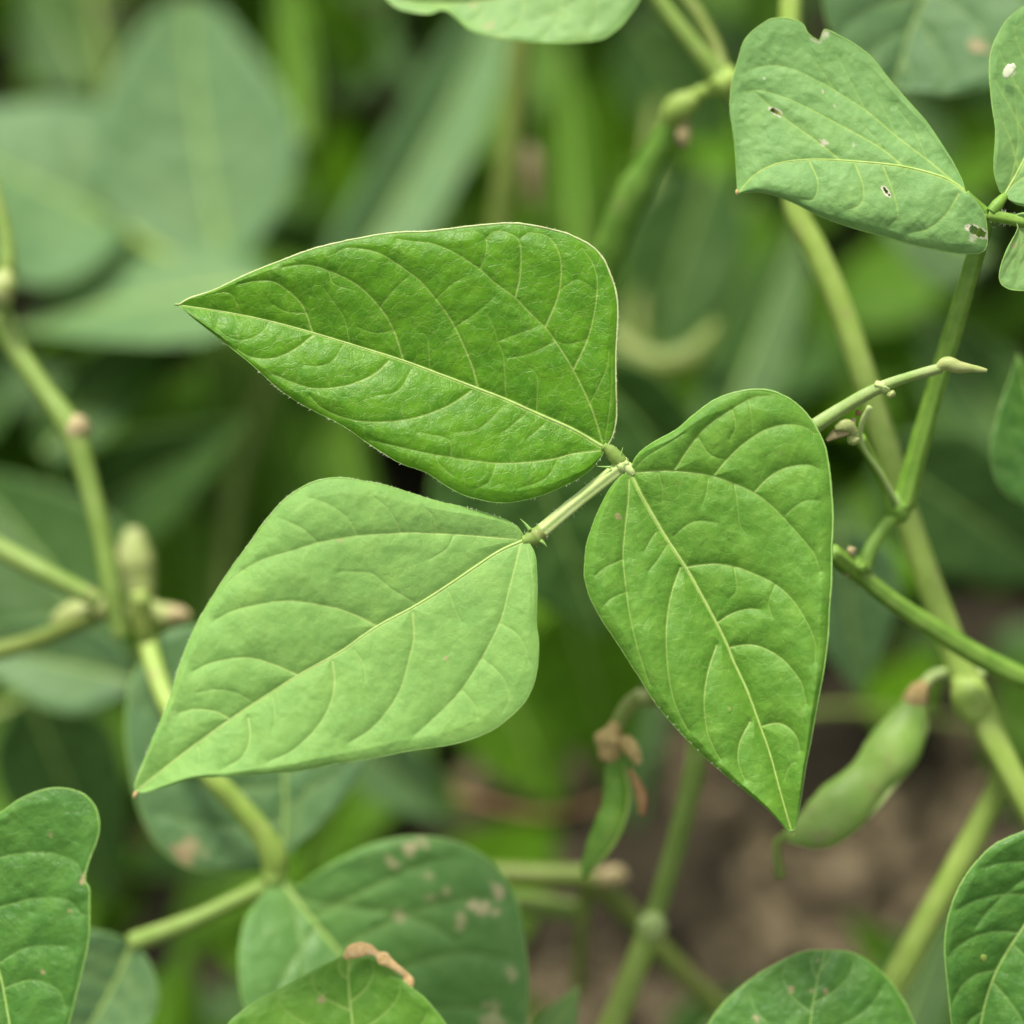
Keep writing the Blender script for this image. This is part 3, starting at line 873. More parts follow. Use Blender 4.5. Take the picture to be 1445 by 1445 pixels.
tube('stalk', v2, [(1172, 778, 16), (1192, 795, 20), (1215, 812, 24), (1262, 850, 27), (1320, 888, 30), (1380, 925, 33), (1440, 955, 36), (1500, 975, 38)],
     [12, 13, 12, 12.5, 13.5, 14, 14, 14], 'vivid', n=60, ridges=6, ridge=.09, seg=20)
tube('branch', v2, [(1218, 805, 23), (1228, 775, 24), (1244, 750, 26), (1268, 722, 27)], [11, 10, 9, 11], 'vivid', n=30)
hairs('bristles', v2, [(1192, 795, 20), (1262, 850, 27), (1380, 925, 33)], 13, 50, 6, seed=18)
lump('node', v2, (1212, 800, 22), 14, 'vivid', seed=12)
lump('stipule', v2, (1201, 778, 20), 7, 'pinkish', seed=2, rough=.6)
lump('stipule', v2, (1196, 808, 21), 5, 'pinkish', seed=6, rough=.6)
tube('branch', v2, [(1258, 735, 27), (1250, 690, 24), (1228, 645, 20), (1212, 618, 16)], [8, 8, 7.5, 9], 'vivid', n=30)
tube('tendril', v2, [(1268, 714, 25), (1245, 672, 20), (1217, 628, 15), (1216, 598, 12), (1228, 574, 10)], [3.5, 3.5, 3.5, 3.5, 4.5], 'palestem', n=30)
v2b = thing('flower_stalk', (1145, 606, 6), 'thin pale stalk with a pointed bud crossing over the upright green leaf stalk', 'stalk')
tube('stalk', v2b, [(1110, 628, 8), (1150, 601, 7), (1190, 575, 7), (1238, 548, 6), (1285, 531, 5), (1328, 519, 4)], [12, 11, 10, 8.5, 7.5, 7.5], 'stalkpale', n=50, ridges=5, ridge=.05, seg=20)
tube('bud', v2b, [(1322, 520, 4), (1336, 513, 3.5), (1352, 518, 3.5), (1372, 520, 4), (1393, 523, 4)], [6, 10, 9.5, 6, 2.5], 'cream', n=30, lump=.1)
lump('node', v2b, (1246, 546, 5.5), 9, 'palestem', seed=3, rough=.5, stretch=(1.3, .8, .8), ang=-.4)
lump('bud', v2b, (1257, 556, 5.5), 6, 'cream', seed=9, rough=.5)
ds = thing('dried_flower', (1190, 612, 8), 'withered pinkish flower remnant hanging under the thin bud stalk', 'flower')
tube('petal', ds, [(1166, 622, 8), (1180, 612, 8), (1198, 604, 8), (1206, 590, 8)], [3, 7, 8, 3], 'pinkish', n=20, flat=.5, lump=.25)
tube('petal', ds, [(1178, 604, 7), (1195, 600, 7), (1208, 612, 8)], [5, 9, 5], 'cream', n=16, flat=.5, lump=.25)
lump('calyx', ds, (1203, 619, 9), 9, 'cream', seed=5, rough=.5, stretch=(1, 1.2, .8))
lump('stigma', ds, (1211, 583, 8), 4.5, 'rust', seed=5)

# ------------------------------------------------------------------ pods
p1 = thing('bean_pod', (1296, 975, 44), 'fat green pod curving down from a brown cap behind the tip of the right leaflet', 'pod', 'bean pods')
tube('pod_body', p1, [(1291, 988, 44), (1284, 1012, 43), (1262, 1055, 42), (1228, 1095, 41), (1196, 1130, 40), (1160, 1162, 39), (1128, 1176, 38), (1106, 1180, 38)],
     [15, 26, 39, 31, 38, 36, 20, 6], 'podlight', n=70, flat=.7, seg=26)
tube('seam', p1, [(1306, 995, 43), (1306, 1030, 42), (1290, 1072, 41), (1258, 1113, 40), (1226, 1150, 39), (1180, 1180, 38), (1130, 1184, 38)],
     [2, 3.5, 3.5, 3.5, 3.5, 3, 2], 'palestem', n=50, seg=8)
hairs('bristles', p1, [(1284, 1012, 43), (1228, 1095, 41), (1160, 1162, 39)], 34, 60, 6, seed=12)
tube('beak', p1, [(1110, 1178, 38), (1097, 1190, 38), (1097, 1212, 38), (1102, 1238, 38)], [7, 7, 6.5, 8], 'olive', n=24)
tube('calyx', p1, [(1306, 965, 45), (1297, 975, 44), (1290, 992, 44), (1287, 1002, 43)], [8, 14, 19, 16], 'dry', n=20, lump=.2)
tube('pedicel', p1, [(1302, 970, 45), (1318, 953, 46), (1348, 947, 46), (1390, 950, 46)], [9, 8, 7, 8], 'palestem', n=24)
p2 = thing('bean_pod', (872, 1050, 40), 'slim green pod hanging from a brown withered cap between the two lower leaflets', 'pod', 'bean pods')
tube('pod_body', p2, [(868, 1068, 40), (868, 1090, 40), (870, 1120, 39), (862, 1160, 38), (845, 1195, 38), (830, 1222, 38), (824, 1240, 38)],
     [12, 16, 19, 21, 19, 10, 3], 'pod', n=50, flat=.6, seg=24, lump=.08)
tube('seam', p2, [(880, 1080, 38), (888, 1120, 37), (880, 1162, 36), (860, 1200, 36), (836, 1226, 37)], [1.5, 2.5, 2.5, 2.5, 1.5], 'stem', n=36, seg=8)
tube('calyx', p2, [(872, 1020, 40), (864, 1036, 40), (860, 1055, 40), (862, 1075, 40)], [12, 19, 20, 9], 'dry', n=24, lump=.35, seed=4)
tube('withered_petal', p2, [(880, 1040, 38), (893, 1060, 37), (902, 1078, 37)], [10, 10, 6], 'dry', n=18, lump=.4, flat=.6)
tube('withered_petal', p2, [(888, 1085, 38), (898, 1105, 38), (906, 1128, 38), (906, 1150, 38)], [4, 6, 9, 6], 'rust', n=20, lump=.3, flat=.7)
tube('pedicel', p2, [(870, 1028, 40), (880, 1005, 41), (898, 988, 42), (935, 985, 44)], [11, 11, 13, 10], 'olive', n=30)
lump('node', p2, (904, 985, 42), 13, 'cream', seed=9, rough=.4)
p3 = thing('bean_pod', (960, 155, 60), 'long narrow blurred pod hanging from a node at the top, left of the holed leaf', 'pod', 'bean pods')
tube('pod_body', p3, [(955, 160, 60), (940, 190, 62), (915, 235, 64), (888, 285, 66), (868, 335, 68), (856, 385, 70), (852, 420, 72)],
     [14, 17, 21, 25, 24, 18, 10], 'pod', n=60, flat=.7, seg=24, lump=.08)
tube('calyx', p3, [(985, 138, 58), (968, 146, 59), (952, 158, 60), (944, 175, 61)], [11, 18, 20, 14], 'yellow', n=20, lump=.2)
lump('withered_petal', p3, (965, 190, 60), 14, 'pinkish', seed=3, rough=.5, stretch=(.7, 1.2, .6))
tube('pedicel', p3, [(962, 152, 60), (985, 132, 58), (1020, 122, 56)], [10, 10, 12], 'yellow', n=20)
p4 = thing('bean_pod', (1015, 460, 120), 'pale curved pod lying blurred behind the gap right of the upper leaflet', 'pod', 'bean pods')
tube('pod_body', p4, [(860, 465, 165), (890, 495, 162), (930, 514, 160), (975, 502, 160), (1015, 458, 160)], [10, 17, 20, 18, 10], 'olive', n=40, flat=.7, label='pale pod')

# ------------------------------------------------------------------ top
st = thing('bean_vine', (1022, 112, 56), 'stem slanting down from the top edge to a brownish knot beside the holed leaf', 'vine', 'bean vines')
tube('stalk', st, [(700, -420, 46), (820, -180, 50), (900, -40, 54), (935, 10, 55), (975, 60, 55), (1022, 118, 56), (1060, 180, 60)], [6, 10, 13, 13, 13, 15, 12], 'stem', n=80)
tube('branch', st, [(860, -300, 66), (950, -40, 64), (985, 20, 62), (1012, 70, 60), (1024, 112, 57)], [5, 10, 10, 10, 9], 'olive', n=40)
lump('node', st, (1020, 114, 56), 22, 'yellow', seed=4, rough=.4)
G_mid = [(880, -90), (830, -55), (760, -20), (690, 0), (610, 5), (540, -8)]
G_lo = [(880, -90), (905, -60), (905, -10), (893, 15), (870, 42), (840, 57), (780, 60), (720, 56), (690, 51), (662, 41), (640, 22), (625, 14), (605, 20), (575, 16), (555, 8), (540, -8)]
G_up = [(880, -90), (840, -140), (760, -140), (660, -110), (580, -60), (540, -8)]
gl = thing('bean_leaf', (880, -90, 34), 'pale leaf with a wavy lower edge cut off by the top of the picture', 'leaf', 'three-part bean leaves')
leaf('leaflet', gl, G_mid, G_lo, G_up, 'light', depth_fn(30, 34, fold=5), step=4, seed=6, mid_w=4, vein_w=2.0, margin=1.2, quilt=3, spots=[(690, 35, 6, .4), (668, 8, 5, .4)])
tube('petiole', gl, [(880, -90, 30), (905, -110, 34), (900, -60, 50), (905, -35, 54)], [6, 7, 8, 8], 'stem', n=30)
hl = thing('bean_leaf', (1330, -140, 74), 'large blurred grey-green leaf with a tan spot behind the upper right corner', 'leaf', 'three-part bean leaves')
H_mid = [(1400, -220), (1370, -140), (1330, -50), (1290, 30), (1262, 122)]
H_a = [(1400, -220), (1520, -200), (1560, -100), (1530, 0), (1470, 75), (1410, 115), (1350, 134), (1300, 133), (1262, 122)]
H_b = [(1400, -220), (1290, -220), (1200, -150), (1165, -60), (1163, 0), (1173, 45), (1200, 85), (1235, 110), (1262, 122)]
leaf('leaflet', hl, H_mid, H_a, H_b, 'glauc', depth_fn(74, 66, fold=8), step=6, seed=7, mid_w=5, vein_w=3, margin=1.2, quilt=6, spots=[(1374, 62, 13, .9)])

# ------------------------------------------------------------------ lower left group
lg = thing('bean_leaf', (385, 1245, 58), 'three-part leaf with a brown-spotted leaflet on a bent yellow-green stalk at the bottom', 'leaf', 'three-part bean leaves')
P_m = [(396, 1212), (402, 1160), (400, 1080), (385, 980), (340, 880)]
P_a = [(396, 1212), (370, 1228), (310, 1230), (262, 1222), (225, 1195), (200, 1150), (185, 1090), (178, 1020), (190, 950), (240, 890), (340, 880)]
P_b = [(396, 1212), (420, 1195), (460, 1160), (500, 1110), (530, 1060), (540, 990), (500, 920), (430, 880), (340, 880)]
leaf('leaflet', lg, P_m, P_a, P_b, 'glauc', depth_fn(64, 70, fold=6), step=5, seed=12, mid_w=5, vein_w=3, margin=1.2, quilt=5, spots=[(266, 1208, 17, .85), (272, 1190, 10, .6)],
     label='leaflet with one pinkish brown spot')
Q_m = [(395, 1240), (430, 1285), (480, 1345), (540, 1420), (610, 1520), (650, 1590)]
Q_a = [(395, 1240), (420, 1250), (440, 1237), (480, 1212), (530, 1190), (590, 1180), (650, 1190), (700, 1222), (728, 1270), (742, 1340), (745, 1420), (730, 1500), (650, 1590)]
Q_b = [(395, 1240), (365, 1270), (343, 1310), (337, 1370), (350, 1430), (390, 1490), (470, 1550), (560, 1590), (650, 1590)]
leaf('leaflet', lg, Q_m, Q_a, Q_b, 'spotted', depth_fn(56, 40, fold=7, wave=1.5), step=4, seed=13, mid_w=7, vein_w=4, margin=1.3, quilt=6,
     spots=[(585, 1197, 13, .9), (590, 1185, 8, .6), (553, 1216, 9, .8), (703, 1259, 10, .9), (632, 1258, 6, .6), (680, 1283, 9, .9), (650, 1290, 8, .7), (652, 1305, 6, .7), (697, 1287, 7, .8), (560, 1295, 8, .7), (605, 1235, 6, .6), (720, 1375, 7, .6), (690, 1435, 14, .6), (608, 1268, 6, .5), (668, 1278, 6, .9)],
     label='rounded leaflet speckled with tan spots')
gen_leaf('leaflet', lg, (186, 1330), (70, 1520), 175, 60, 60, 'glauc', asym=1.25, bend=-12, seed=14, fold=4, quilt=4, mid_w=5, vein_w=3)
tube('rachis', lg, [(384, 1248, 58), (335, 1270, 58), (270, 1300, 58), (186, 1331, 60)], [15, 13, 13, 15], 'stem', n=40)
tube('petiole', lg, [(384, 1250, 58), (388, 1215, 56), (368, 1175, 54), (335, 1135, 52), (290, 1085, 50), (240, 1000, 54), (212, 920, 62), (195, 840, 70)],
     [15, 19, 17, 16, 15, 14, 14, 14], 'yellow', n=70)
lump('node', lg, (388, 1236, 57), 19, 'stem', seed=4, rough=.3)
kf = thing('bean_leaf', (520, 1650, 22), 'bright leaf at the bottom edge with a crumpled tan bite mark on its tip', 'leaf', 'three-part bean leaves')
K_m = [(520, 1650), (510, 1560), (500, 1470), (492, 1390), (492, 1345)]
K_a = [(520, 1650), (400, 1620), (330, 1540), (318, 1460), (345, 1425), (400, 1392), (450, 1365), (470, 1355), (492, 1345)]
K_b = [(520, 1650), (620, 1600), (655, 1530), (640, 1465), (605, 1415), (575, 1390), (550, 1368), (525, 1352), (505, 1352), (492, 1345)]
leaf('leaflet', kf, K_m, K_a, K_b, 'mid', depth_fn(10, 22, fold=3, wave=1.5), step=3, seed=15, mid_w=5, vein_w=2.4, margin=1.2, quilt=4.5,
     spots=[(455, 1408, 6, .7), (452, 1412, 4, .5)])
tube('withered_edge', kf, [(486, 1352, 17), (500, 1342, 16), (520, 1340, 16), (540, 1352, 16), (560, 1366, 16), (574, 1378, 17), (580, 1396, 17)],
     [6, 10, 11, 8, 7, 7, 4], 'tan', n=50, lump=.6, flat=.5, label='crumpled tan dry edge')
sl_ = thing('bean_leaf', (770, 1480, 50), 'small pale leaf tip poking up at the bottom edge', 'leaf')
gen_leaf('leaflet', sl_, (755, 1500), (818, 1390), 60, 52, 48, 'light', seed=16, step=5)

ll = thing('bean_leaf', (-90, 1130, -10), 'near leaf with brown nick in its edge at the lower left corner', 'leaf', 'three-part bean leaves')
L_m = [(-95, 1215), (-55, 1260), (-20, 1320), (0, 1375), (10, 1425), (18, 1480), (20, 1560)]
L_r = [(-95, 1215), (-85, 1185), (-40, 1162), (0, 1147), (28, 1128), (60, 1115), (92, 1113), (118, 1121), (134, 1138), (140, 1162), (137, 1185), (128, 1208), (122, 1228), (120, 1243), (126, 1255), (126, 1290), (125, 1325), (117, 1365), (108, 1400), (98, 1440), (75, 1500), (20, 1560)]
L_l = [(-95, 1215), (-125, 1220), (-160, 1270), (-170, 1350), (-140, 1440), (-80, 1510), (20, 1560)]
L_v = [[(-70, 1240), (0, 1210), (60, 1203), (105, 1215), (118, 1240)], [(-40, 1290), (0, 1280), (50, 1268), (95, 1270), (115, 1290)],
       [(-8, 1355), (0, 1358), (40, 1337), (95, 1335)], [(4, 1400), (10, 1393), (45, 1383), (80, 1395), (92, 1420)], [(-60, 1255), (-90, 1300), (-110, 1380)]]
leaf('leaflet', ll, L_m, L_r, L_l, 'deep', depth_fn(-6, -12, fold=4), veins=L_v, step=2, seed=17, mid_w=5, vein_w=2.2, margin=1.4, quilt=4.5,
     spots=[(119, 1240, 7, 1), (98, 1285, 3, .7), (60, 1373, 3, .8), (70, 1178, 4, .3)])
lump('dry_nick', ll, (118, 1240, -8), 6, 'dry', seed=2, rough=.7, stretch=(.8, 1.2, .4))

ml = thing('bean_leaf', (1140, 1650, 20), 'domed green leaf with yellow scratches at the bottom edge right of centre', 'leaf', 'three-part bean leaves')
M_m = [(1130, 1680), (1135, 1580), (1140, 1480), (1150, 1400), (1165, 1341)]
M_a = [(1130, 1680), (1010, 1640), (970, 1560), (978, 1490), (1000, 1445), (1030, 1407), (1070, 1375), (1115, 1350), (1140, 1342), (1165, 1341)]
M_b = [(1130, 1680), (1250, 1640), (1310, 1560), (1308, 1490), (1290, 1445), (1272, 1408), (1250, 1378), (1222, 1354), (1195, 1343), (1165, 1341)]
leaf('leaflet', ml, M_m, M_a, M_b, 'deep', depth_fn(10, 22, fold=-3), step=2.6, seed=18, mid_w=3, vein_w=2.6, margin=1.3, quilt=4.5,
     spots=[(1116, 1395, 5, .8), (1166, 1400, 3.5, .6), (1145, 1398, 2.5, .6), (1067, 1437, 4, .7), (1155, 1356, 3, .5)])
nl = thing('bean_leaf', (1560, 1180, 14), 'dark glossy leaf with a black speck at the lower right corner', 'leaf', 'three-part bean leaves')
N_m = [(1560, 1170), (1500, 1230), (1450, 1300), (1420, 1345), (1400, 1385), (1385, 1440), (1372, 1540)]
N_a = [(1560, 1170), (1520, 1155), (1480, 1160), (1445, 1173), (1400, 1195), (1362, 1238), (1341, 1285), (1333, 1335), (1338, 1395), (1343, 1445), (1350, 1500), (1372, 1540)]
N_b = [(1560, 1170), (1600, 1230), (1600, 1330), (1540, 1430), (1450, 1510), (1372, 1540)]
leaf('leaflet', nl, N_m, N_a, N_b, 'deep', depth_fn(14, 16, fold=5), step=2.6, seed=19, mid_w=4.5, vein_w=2.6, margin=1.3, quilt=6, rung=.8)
lump('black_speck', nl, (1388, 1352, 10), 5, 'olive', seed=2, stretch=(1, 1.1, .3))

# ------------------------------------------------------------------ bottom stems
b1 = thing('bean_vine', (918, 1310, 66), 'stem rising from the bottom edge to a pale joint below the sharp right leaflet', 'vine', 'bean vines')
tube('stalk', b1, [(918, 1312, 66), (895, 1370, 66), (865, 1445, 68), (830, 1520, 70)], [17, 17, 18, 18], 'yellow', n=40)
lump('node', b1, (920, 1308, 64), 20, 'palestem', seed=6, rough=.3)
b2 = thing('bean_vine', (825, 1235, 90), 'forked stem crossing low over the soil behind the hanging slim pod', 'vine', 'bean vines')
tube('stalk', b2, [(690, 1233, 92), (760, 1236, 90), (825, 1238, 88), (855, 1258, 90), (905, 1310, 96), (960, 1370, 102), (1015, 1425, 110)], [16, 16, 17, 16, 15, 14, 14], 'olive', n=60)
tube('branch', b2, [(690, 1270, 100), (760, 1278, 98), (815, 1284, 96), (830, 1270, 94)], [15, 16, 13, 8], 'stem', n=30)
tube('branch', b2, [(828, 1240, 88), (822, 1300, 92), (818, 1350, 98), (815, 1400, 104)], [10, 9, 8, 9], 'olive', n=30)
lump('dry_node', b2, (862, 1237, 86), 17, 'pinkish', seed=6, rough=.5, stretch=(1.3, .8, .8))

# ------------------------------------------------------------------ stems and buds on the left
s1 = thing('bean_vine', (105, 608, 62), 'stem with a pale joint running down the left side to a bunch of buds', 'vine', 'bean vines')
tube('stalk', s1, [(5, 445, 66), (25, 495, 64), (62, 550, 62), (102, 608, 60), (125, 680, 60), (145, 760, 60), (158, 830, 60), (172, 900, 62)], [14, 15, 15, 17, 15, 14, 14, 13], 'stem', n=70)
lump('node', s1, (107, 606, 60), 19, 'pinkish', seed=6, rough=.35)
tube('branch', s1, [(-60, 740, 64), (0, 775, 62), (70, 812, 60), (140, 848, 60)], [15, 15, 14, 13], 'stem', n=40)
tube('branch', s1, [(-60, 925, 70), (0, 918, 68), (60, 900, 66), (130, 868, 62)], [14, 14, 12, 12], 'olive', n=40)
s2 = thing('bean_vine', (2, 410, 60), 'stem with a cream knob at the very left edge', 'vine', 'bean vines')
tube('stalk', s2, [(-20, 240, 62), (-2, 290, 61), (10, 345, 60), (10, 390, 60), (4, 440, 62)], [10, 10, 11, 14, 12], 'stem', n=40)
lump('bud', s2, (3, 404, 58), 22, 'cream', seed=4, rough=.3, stretch=(.9, 1.2, .9))
fb = thing('flower_bud', (190, 800, 60), 'upright cream flower bud on the left-hand stem', 'bud', 'cream buds on the left')
tube('bud_body', fb, [(202, 855, 90), (195, 815, 92), (190, 785, 92), (188, 745, 92)], [13, 24, 28, 9], 'cream', n=30, lump=.1)
tube('stalk', fb, [(205, 900, 62), (203, 870, 61), (200, 845, 60)], [12, 12, 13], 'olive', n=16)
fb2 = thing('flower_bud', (120, 866, 60), 'cream flower bud lying to the left below the upright one', 'bud', 'cream buds on the left')
tube('bud_body', fb2, [(162, 850, 74), (130, 862, 74), (100, 872, 74), (76, 884, 74)], [14, 22, 22, 10], 'cream', n=30, lump=.1)
fb3 = thing('flower_bud', (225, 872, 60), 'yellowish bud with a pink tip pointing right', 'bud', 'cream buds on the left')
tube('bud_body', fb3, [(180, 862, 76), (205, 866, 76), (232, 870, 76), (246, 872, 76)], [14, 22, 19, 15], 'cream', n=30, lump=.1)
tube('petal_tip', fb3, [(238, 868, 74), (252, 868, 74), (268, 870, 74)], [14, 13, 6], 'pinkish', n=16)
s3 = thing('bean_vine', (215, 900, 70), 'short brownish stem under the bunch of buds at the left', 'vine', 'bean vines')
tube('stalk', s3, [(206, 880, 66), (214, 930, 68), (228, 985, 72), (236, 1040, 76)], [13, 14, 13, 12], 'olive', n=30)

# ------------------------------------------------------------------ blurred leaves behind, one by one
def back(label, base, tip, width, dB, dT, mat, group='blurred leaves behind', **kw):
    gd = (0.72 / math.sin(math.radians(55 + 20 * (max(base[1], tip[1]) / IMG - .5))) - D0) * 1000 - 25
    if dB > 60:
        dB, dT = min(dB * 1.3, gd), min(dT * 1.3, gd)
    o = thing('bean_leaf', (*base, dB), label, 'leaf', group)
    kw.setdefault('fold', 5)
    kw.setdefault('quilt', 6)
    kw.setdefault('mid_w', 6)
    kw.setdefault('vein_w', 3)
    gen_leaf('leaflet', o, base, tip, width, dB, dT, mat, **kw)
    return o


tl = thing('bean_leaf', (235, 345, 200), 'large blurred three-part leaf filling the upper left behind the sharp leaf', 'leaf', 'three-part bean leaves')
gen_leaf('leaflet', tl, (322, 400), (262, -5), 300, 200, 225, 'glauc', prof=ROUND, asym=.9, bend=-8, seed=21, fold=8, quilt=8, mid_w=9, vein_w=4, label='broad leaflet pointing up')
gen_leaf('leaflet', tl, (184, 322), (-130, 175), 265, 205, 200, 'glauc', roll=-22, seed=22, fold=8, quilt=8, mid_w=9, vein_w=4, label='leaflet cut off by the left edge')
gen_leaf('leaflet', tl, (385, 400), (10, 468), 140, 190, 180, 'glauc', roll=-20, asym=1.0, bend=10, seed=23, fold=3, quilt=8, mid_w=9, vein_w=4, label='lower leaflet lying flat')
tube('rachis', tl, [(180, 318, 202), (215, 350, 200), (270, 370, 200), (320, 385, 205)], [9, 9, 9, 9], 'yellow', n=30)
tube('petiole', tl, [(215, 350, 200), (300, 420, 220), (330, 520, 250), (340, 700, 300)], [9, 10, 10, 12], 'olive', n=30)
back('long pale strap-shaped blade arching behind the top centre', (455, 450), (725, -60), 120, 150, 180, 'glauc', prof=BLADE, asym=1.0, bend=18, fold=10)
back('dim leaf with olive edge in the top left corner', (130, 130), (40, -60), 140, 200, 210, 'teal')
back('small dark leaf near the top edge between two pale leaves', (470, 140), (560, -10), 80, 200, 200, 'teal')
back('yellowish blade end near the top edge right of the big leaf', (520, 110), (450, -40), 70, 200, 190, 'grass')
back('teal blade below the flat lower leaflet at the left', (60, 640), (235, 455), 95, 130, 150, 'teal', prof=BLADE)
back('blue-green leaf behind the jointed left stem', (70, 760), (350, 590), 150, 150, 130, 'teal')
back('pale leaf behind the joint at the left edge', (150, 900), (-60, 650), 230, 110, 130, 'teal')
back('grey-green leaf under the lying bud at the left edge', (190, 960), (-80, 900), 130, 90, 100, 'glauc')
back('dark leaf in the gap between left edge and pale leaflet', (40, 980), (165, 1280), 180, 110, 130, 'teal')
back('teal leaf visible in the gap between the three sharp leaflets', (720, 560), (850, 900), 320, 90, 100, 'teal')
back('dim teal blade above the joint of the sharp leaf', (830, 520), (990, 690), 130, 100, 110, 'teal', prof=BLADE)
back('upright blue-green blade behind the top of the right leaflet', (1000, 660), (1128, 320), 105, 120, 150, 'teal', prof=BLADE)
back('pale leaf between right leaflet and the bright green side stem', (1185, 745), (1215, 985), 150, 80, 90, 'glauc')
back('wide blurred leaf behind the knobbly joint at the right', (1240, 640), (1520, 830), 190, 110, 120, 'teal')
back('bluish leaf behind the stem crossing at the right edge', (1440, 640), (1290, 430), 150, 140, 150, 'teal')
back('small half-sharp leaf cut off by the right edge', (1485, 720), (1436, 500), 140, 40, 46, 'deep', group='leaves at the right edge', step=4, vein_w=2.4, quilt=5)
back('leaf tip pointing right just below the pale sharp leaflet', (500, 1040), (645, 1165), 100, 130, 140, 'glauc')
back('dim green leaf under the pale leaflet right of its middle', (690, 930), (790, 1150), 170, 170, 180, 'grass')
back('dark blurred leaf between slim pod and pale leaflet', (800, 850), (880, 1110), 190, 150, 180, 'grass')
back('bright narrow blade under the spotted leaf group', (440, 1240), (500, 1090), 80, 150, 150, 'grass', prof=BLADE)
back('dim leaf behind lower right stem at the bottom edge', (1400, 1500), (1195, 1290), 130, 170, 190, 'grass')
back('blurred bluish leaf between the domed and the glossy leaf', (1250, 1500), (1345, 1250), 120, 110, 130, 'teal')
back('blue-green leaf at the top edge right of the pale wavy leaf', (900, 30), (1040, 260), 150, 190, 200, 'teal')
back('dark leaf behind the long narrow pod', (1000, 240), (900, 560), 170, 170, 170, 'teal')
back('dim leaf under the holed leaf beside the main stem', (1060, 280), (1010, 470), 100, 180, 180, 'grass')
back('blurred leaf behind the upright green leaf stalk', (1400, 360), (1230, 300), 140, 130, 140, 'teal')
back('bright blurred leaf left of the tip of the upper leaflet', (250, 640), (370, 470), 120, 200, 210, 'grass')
back('bright leaf deep behind the lower edge of the upper leaflet', (420, 690), (500, 560), 130, 170, 190, 'grass')
for lab_, b_, t_, w_ in (
    ('bright grass blade right of the jointed left stem', (330, 780), (300, 470), 46),
    ('tall bright grass blade in the gap between upper and pale leaflets', (420, 800), (385, 440), 52),
    ('grass blade leaning left below the middle of the upper leaflet', (520, 760), (455, 500), 50),
    ('thin grass blade beside the cream buds', (290, 900), (250, 640), 36),
    ('grass blade rising behind the olive stem at the top', (820, 380), (790, 60), 52),
    ('short grass blade left of the olive stem', (640, 400), (610, 120), 44),
    ('grass blade behind the base of the long narrow pod', (900, 520), (880, 250), 44),
    ('grass blade at the top edge left of the pale wavy leaf', (430, 200), (400, -60), 50)):
    back(lab_, b_, t_, w_, 165, 190, 'grass', prof=BLADE, group='blurred grass blades', quilt=1, fold=4)
back('flat leaf at the bottom edge below the crossing stems', (960, 1500), (1060, 1390), 110, 130, 140, 'teal')
back('dim leaf rising left of the spotted group at the bottom', (230, 1500), (270, 1350), 70, 150, 160, 'grass')
for lab_, pts_, r_, m_ in (
    ('thin blurred stem leaning through the dark gap left of the pale leaflet', [(300, 1000, 190), (330, 700, 210), (400, 480, 230)], 9, 'olive'),
    ('blurred stem lying low behind the bud bunch at the left', [(-40, 1020, 150), (120, 960, 160), (300, 900, 180)], 10, 'olive'),
    ('dim upright stem behind the gap right of the upper leaflet', [(905, 700, 200), (900, 400, 220), (930, 150, 250)], 10, 'olive'),
    ('olive blurred stem crossing near the top left corner', [(120, -40, 240), (150, 120, 230), (140, 300, 230)], 7, 'olive'),
    ('olive stem lying low over the soil behind the fat pod', [(1020, 1040, 170), (1180, 1000, 175), (1420, 1030, 180)], 6, 'olive'),
    ('short dry straw on the soil below the slim pod', [(640, 1120, 175), (760, 1150, 170), (860, 1130, 170)], 3.5, 'rust')):
    v_ = thing('bean_vine', pts_[0], lab_, 'vine', 'bean vines')
    tube('stalk', v_, pts_, r_, m_, n=30)
oliv = thing('bean_vine', (735, 60, 130), 'blurred olive stem hanging down behind the top centre', 'vine', 'bean vines')
tube('stalk', oliv, [(760, -300, 120), (735, 40, 130), (728, 150, 134), (715, 250, 138), (700, 360, 144)], [9, 17, 17, 18, 18], 'olive', n=40)
dp = thing('dried_flower', (752, 250, 160), 'blurred brown withered flower beside the olive stem', 'flower')
tube('petal', dp, [(748, 205, 160), (752, 240, 160), (754, 290, 160)], [8, 15, 10], 'husk', n=20, lump=.2)

# ------------------------------------------------------------------ soil crumbs and the green mass further down
rng = np.random.default_rng(4)
def ray_ground(px, py, z=0.0):
    v = at(px, py, 0) - CL
    k = (z - CL[2]) / v[2]
    return CL + v * k


def clod(px, py, r, label, seed):
    p = ray_ground(px, py, .008)
    d = np.dot(p - CL, -RM[:, 2])
    o = lump('soil_clod', None, (px, py, (d - D0) * 1000), r, 'crumb', seed=seed, rough=.5, stretch=(1.2, .9, .7), n=24)
    tag(o, label, 'clod', 'clods on the soil')


clod(1150, 1225, 38, 'largest pale clod of soil below the tip of the right leaflet', 1)
clod(1100, 1290, 26, 'brown clod left of the lower right stem', 2)
clod(1165, 1060, 30, 'grey clod beside the fat pod', 3)
clod(862, 1355, 34, 'pale clod between the crossing stems', 4)
clod(770, 1190, 24, 'grey clod above the crossing stems', 5)
clod(1020, 1150, 28, 'brown clod left of the tip of the right leaflet', 6)
clod(270, 1345, 26, 'brown clod below the bent stalk', 7)
clod(1010, 1330, 24, 'small brown clod right of the pale joint', 8)


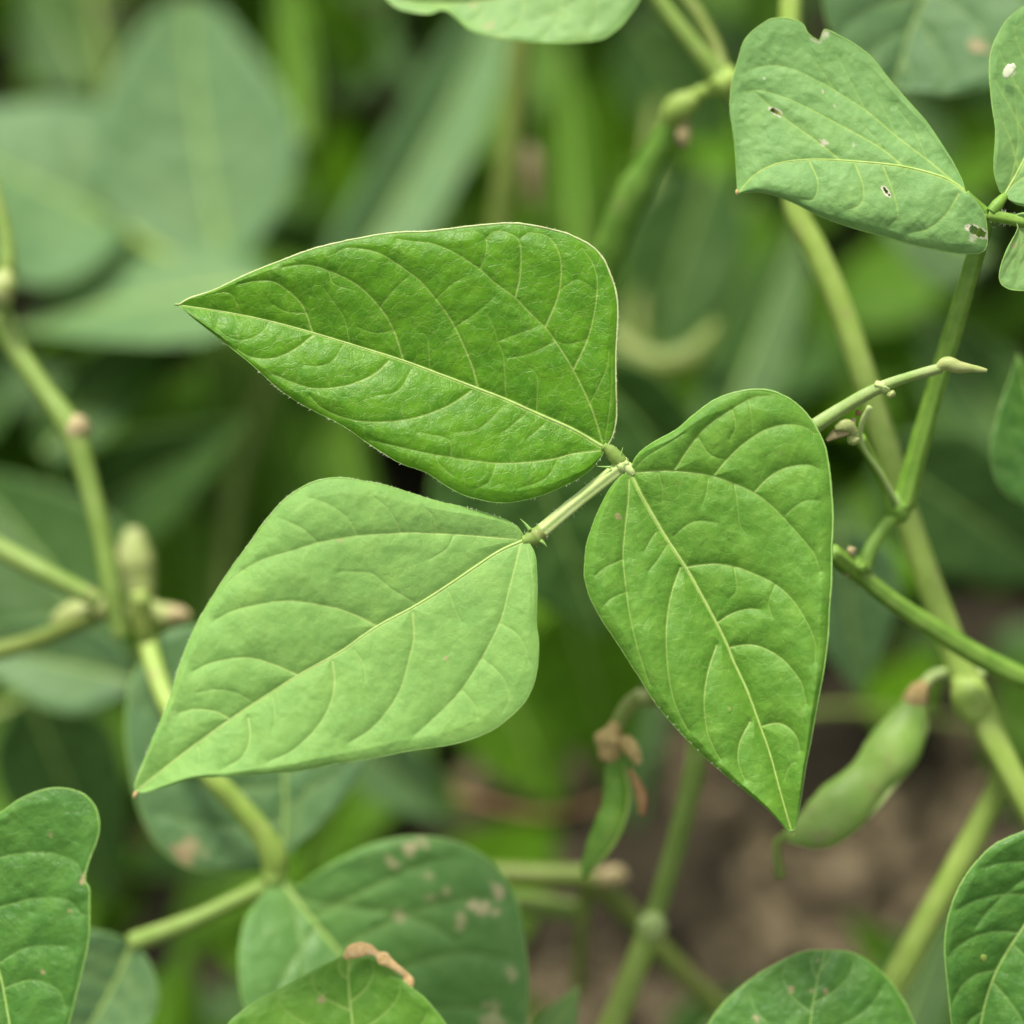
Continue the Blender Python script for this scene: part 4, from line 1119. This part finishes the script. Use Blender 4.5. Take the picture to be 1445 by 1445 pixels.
V, F = [], []
rngc = np.random.default_rng(12)
for q in range(900):
    big = q % 7 == 0
    px, py = rngc.uniform(-100, 1560), rngc.uniform(880, 1560)
    p = ray_ground(px, py, .004)
    r = rngc.uniform(.005, .011) if big else rngc.gamma(2.0, .0019) + .0012
    u, v = np.meshgrid(np.linspace(0, 2 * np.pi, 9, endpoint=False), np.linspace(.1, np.pi - .1, 6))
    kx = 1 + .5 * (hsh(np.round(u * 50), np.round(v * 50), q) - .5)
    S3 = np.stack([np.cos(u) * np.sin(v) * kx * rngc.uniform(.8, 1.4), np.sin(u) * np.sin(v) * kx, np.cos(v) * kx * .75], -1).reshape(-1, 3) * r + p
    i0 = len(V)
    V.extend(S3)
    for a in range(5):
        for b in range(9):
            F.append((i0 + a * 9 + b, i0 + a * 9 + 9 + b, i0 + a * 9 + 9 + (b + 1) % 9, i0 + a * 9 + (b + 1) % 9))
tag(mesh_obj('soil_crumbs', V, F, MAT['crumb'], smooth=False), 'loose crumbs of dry soil scattered over the ground', 'soil crumbs', kind='stuff')


def flake(V, F, c, ax, side, up, L, Wd):
    """one pointed undergrowth leaf, folded along its midrib"""
    pr = ((0, .02), (.12, .7), (.35, 1), (.6, .75), (.85, .3), (1, .01))
    i = len(V)
    for s, w in pr:
        m = c + ax * s * L - up * (s * s * .25 * L)
        V.extend([m - side * w * Wd / 2 + up * w * Wd * .12, m, m + side * w * Wd / 2 + up * w * Wd * .12])
    for k in range(len(pr) - 1):
        a = i + 3 * k
        F.extend([(a, a + 1, a + 4, a + 3), (a + 1, a + 2, a + 5, a + 4)])


def undergrowth(name, n, mat, seed, test):
    rng = np.random.default_rng(seed)
    V, F = [], []
    k = 0
    while k < n:
        px, py = rng.uniform(-350, 1800), rng.uniform(-450, 1800)
        if not test(px, py):
            continue
        g_ = ray_ground(px, py)
        dg = (np.dot(g_ - CL, -RM[:, 2]) - D0) * 1000
        dd = rng.uniform(min(265, dg - 25), dg - 15)
        c = at(px, py, dd)
        az = rng.uniform(0, 2 * np.pi)
        el = rng.normal(0, .35)
        ax = np.array([math.cos(az) * math.cos(el), math.sin(az) * math.cos(el), math.sin(el)])
        up = np.array([rng.normal(0, .3), rng.normal(0, .3), 1.0])
        side = np.cross(ax, up); side /= np.linalg.norm(side)
        up = np.cross(side, ax)
        L = rng.uniform(.035, .075)
        flake(V, F, c, ax, side, up, L, L * rng.uniform(.35, .62))
        k += 1
    o = mesh_obj(name, V, F, MAT[mat])
    return tag(o, kind='stuff')


def not_soil(px, py):
    if 600 < px < 1480 and py > 960 + max(0, (760 - px)) * 1.2:
        return False
    if 170 < px < 330 and 1130 < py < 1480:
        return False
    return True


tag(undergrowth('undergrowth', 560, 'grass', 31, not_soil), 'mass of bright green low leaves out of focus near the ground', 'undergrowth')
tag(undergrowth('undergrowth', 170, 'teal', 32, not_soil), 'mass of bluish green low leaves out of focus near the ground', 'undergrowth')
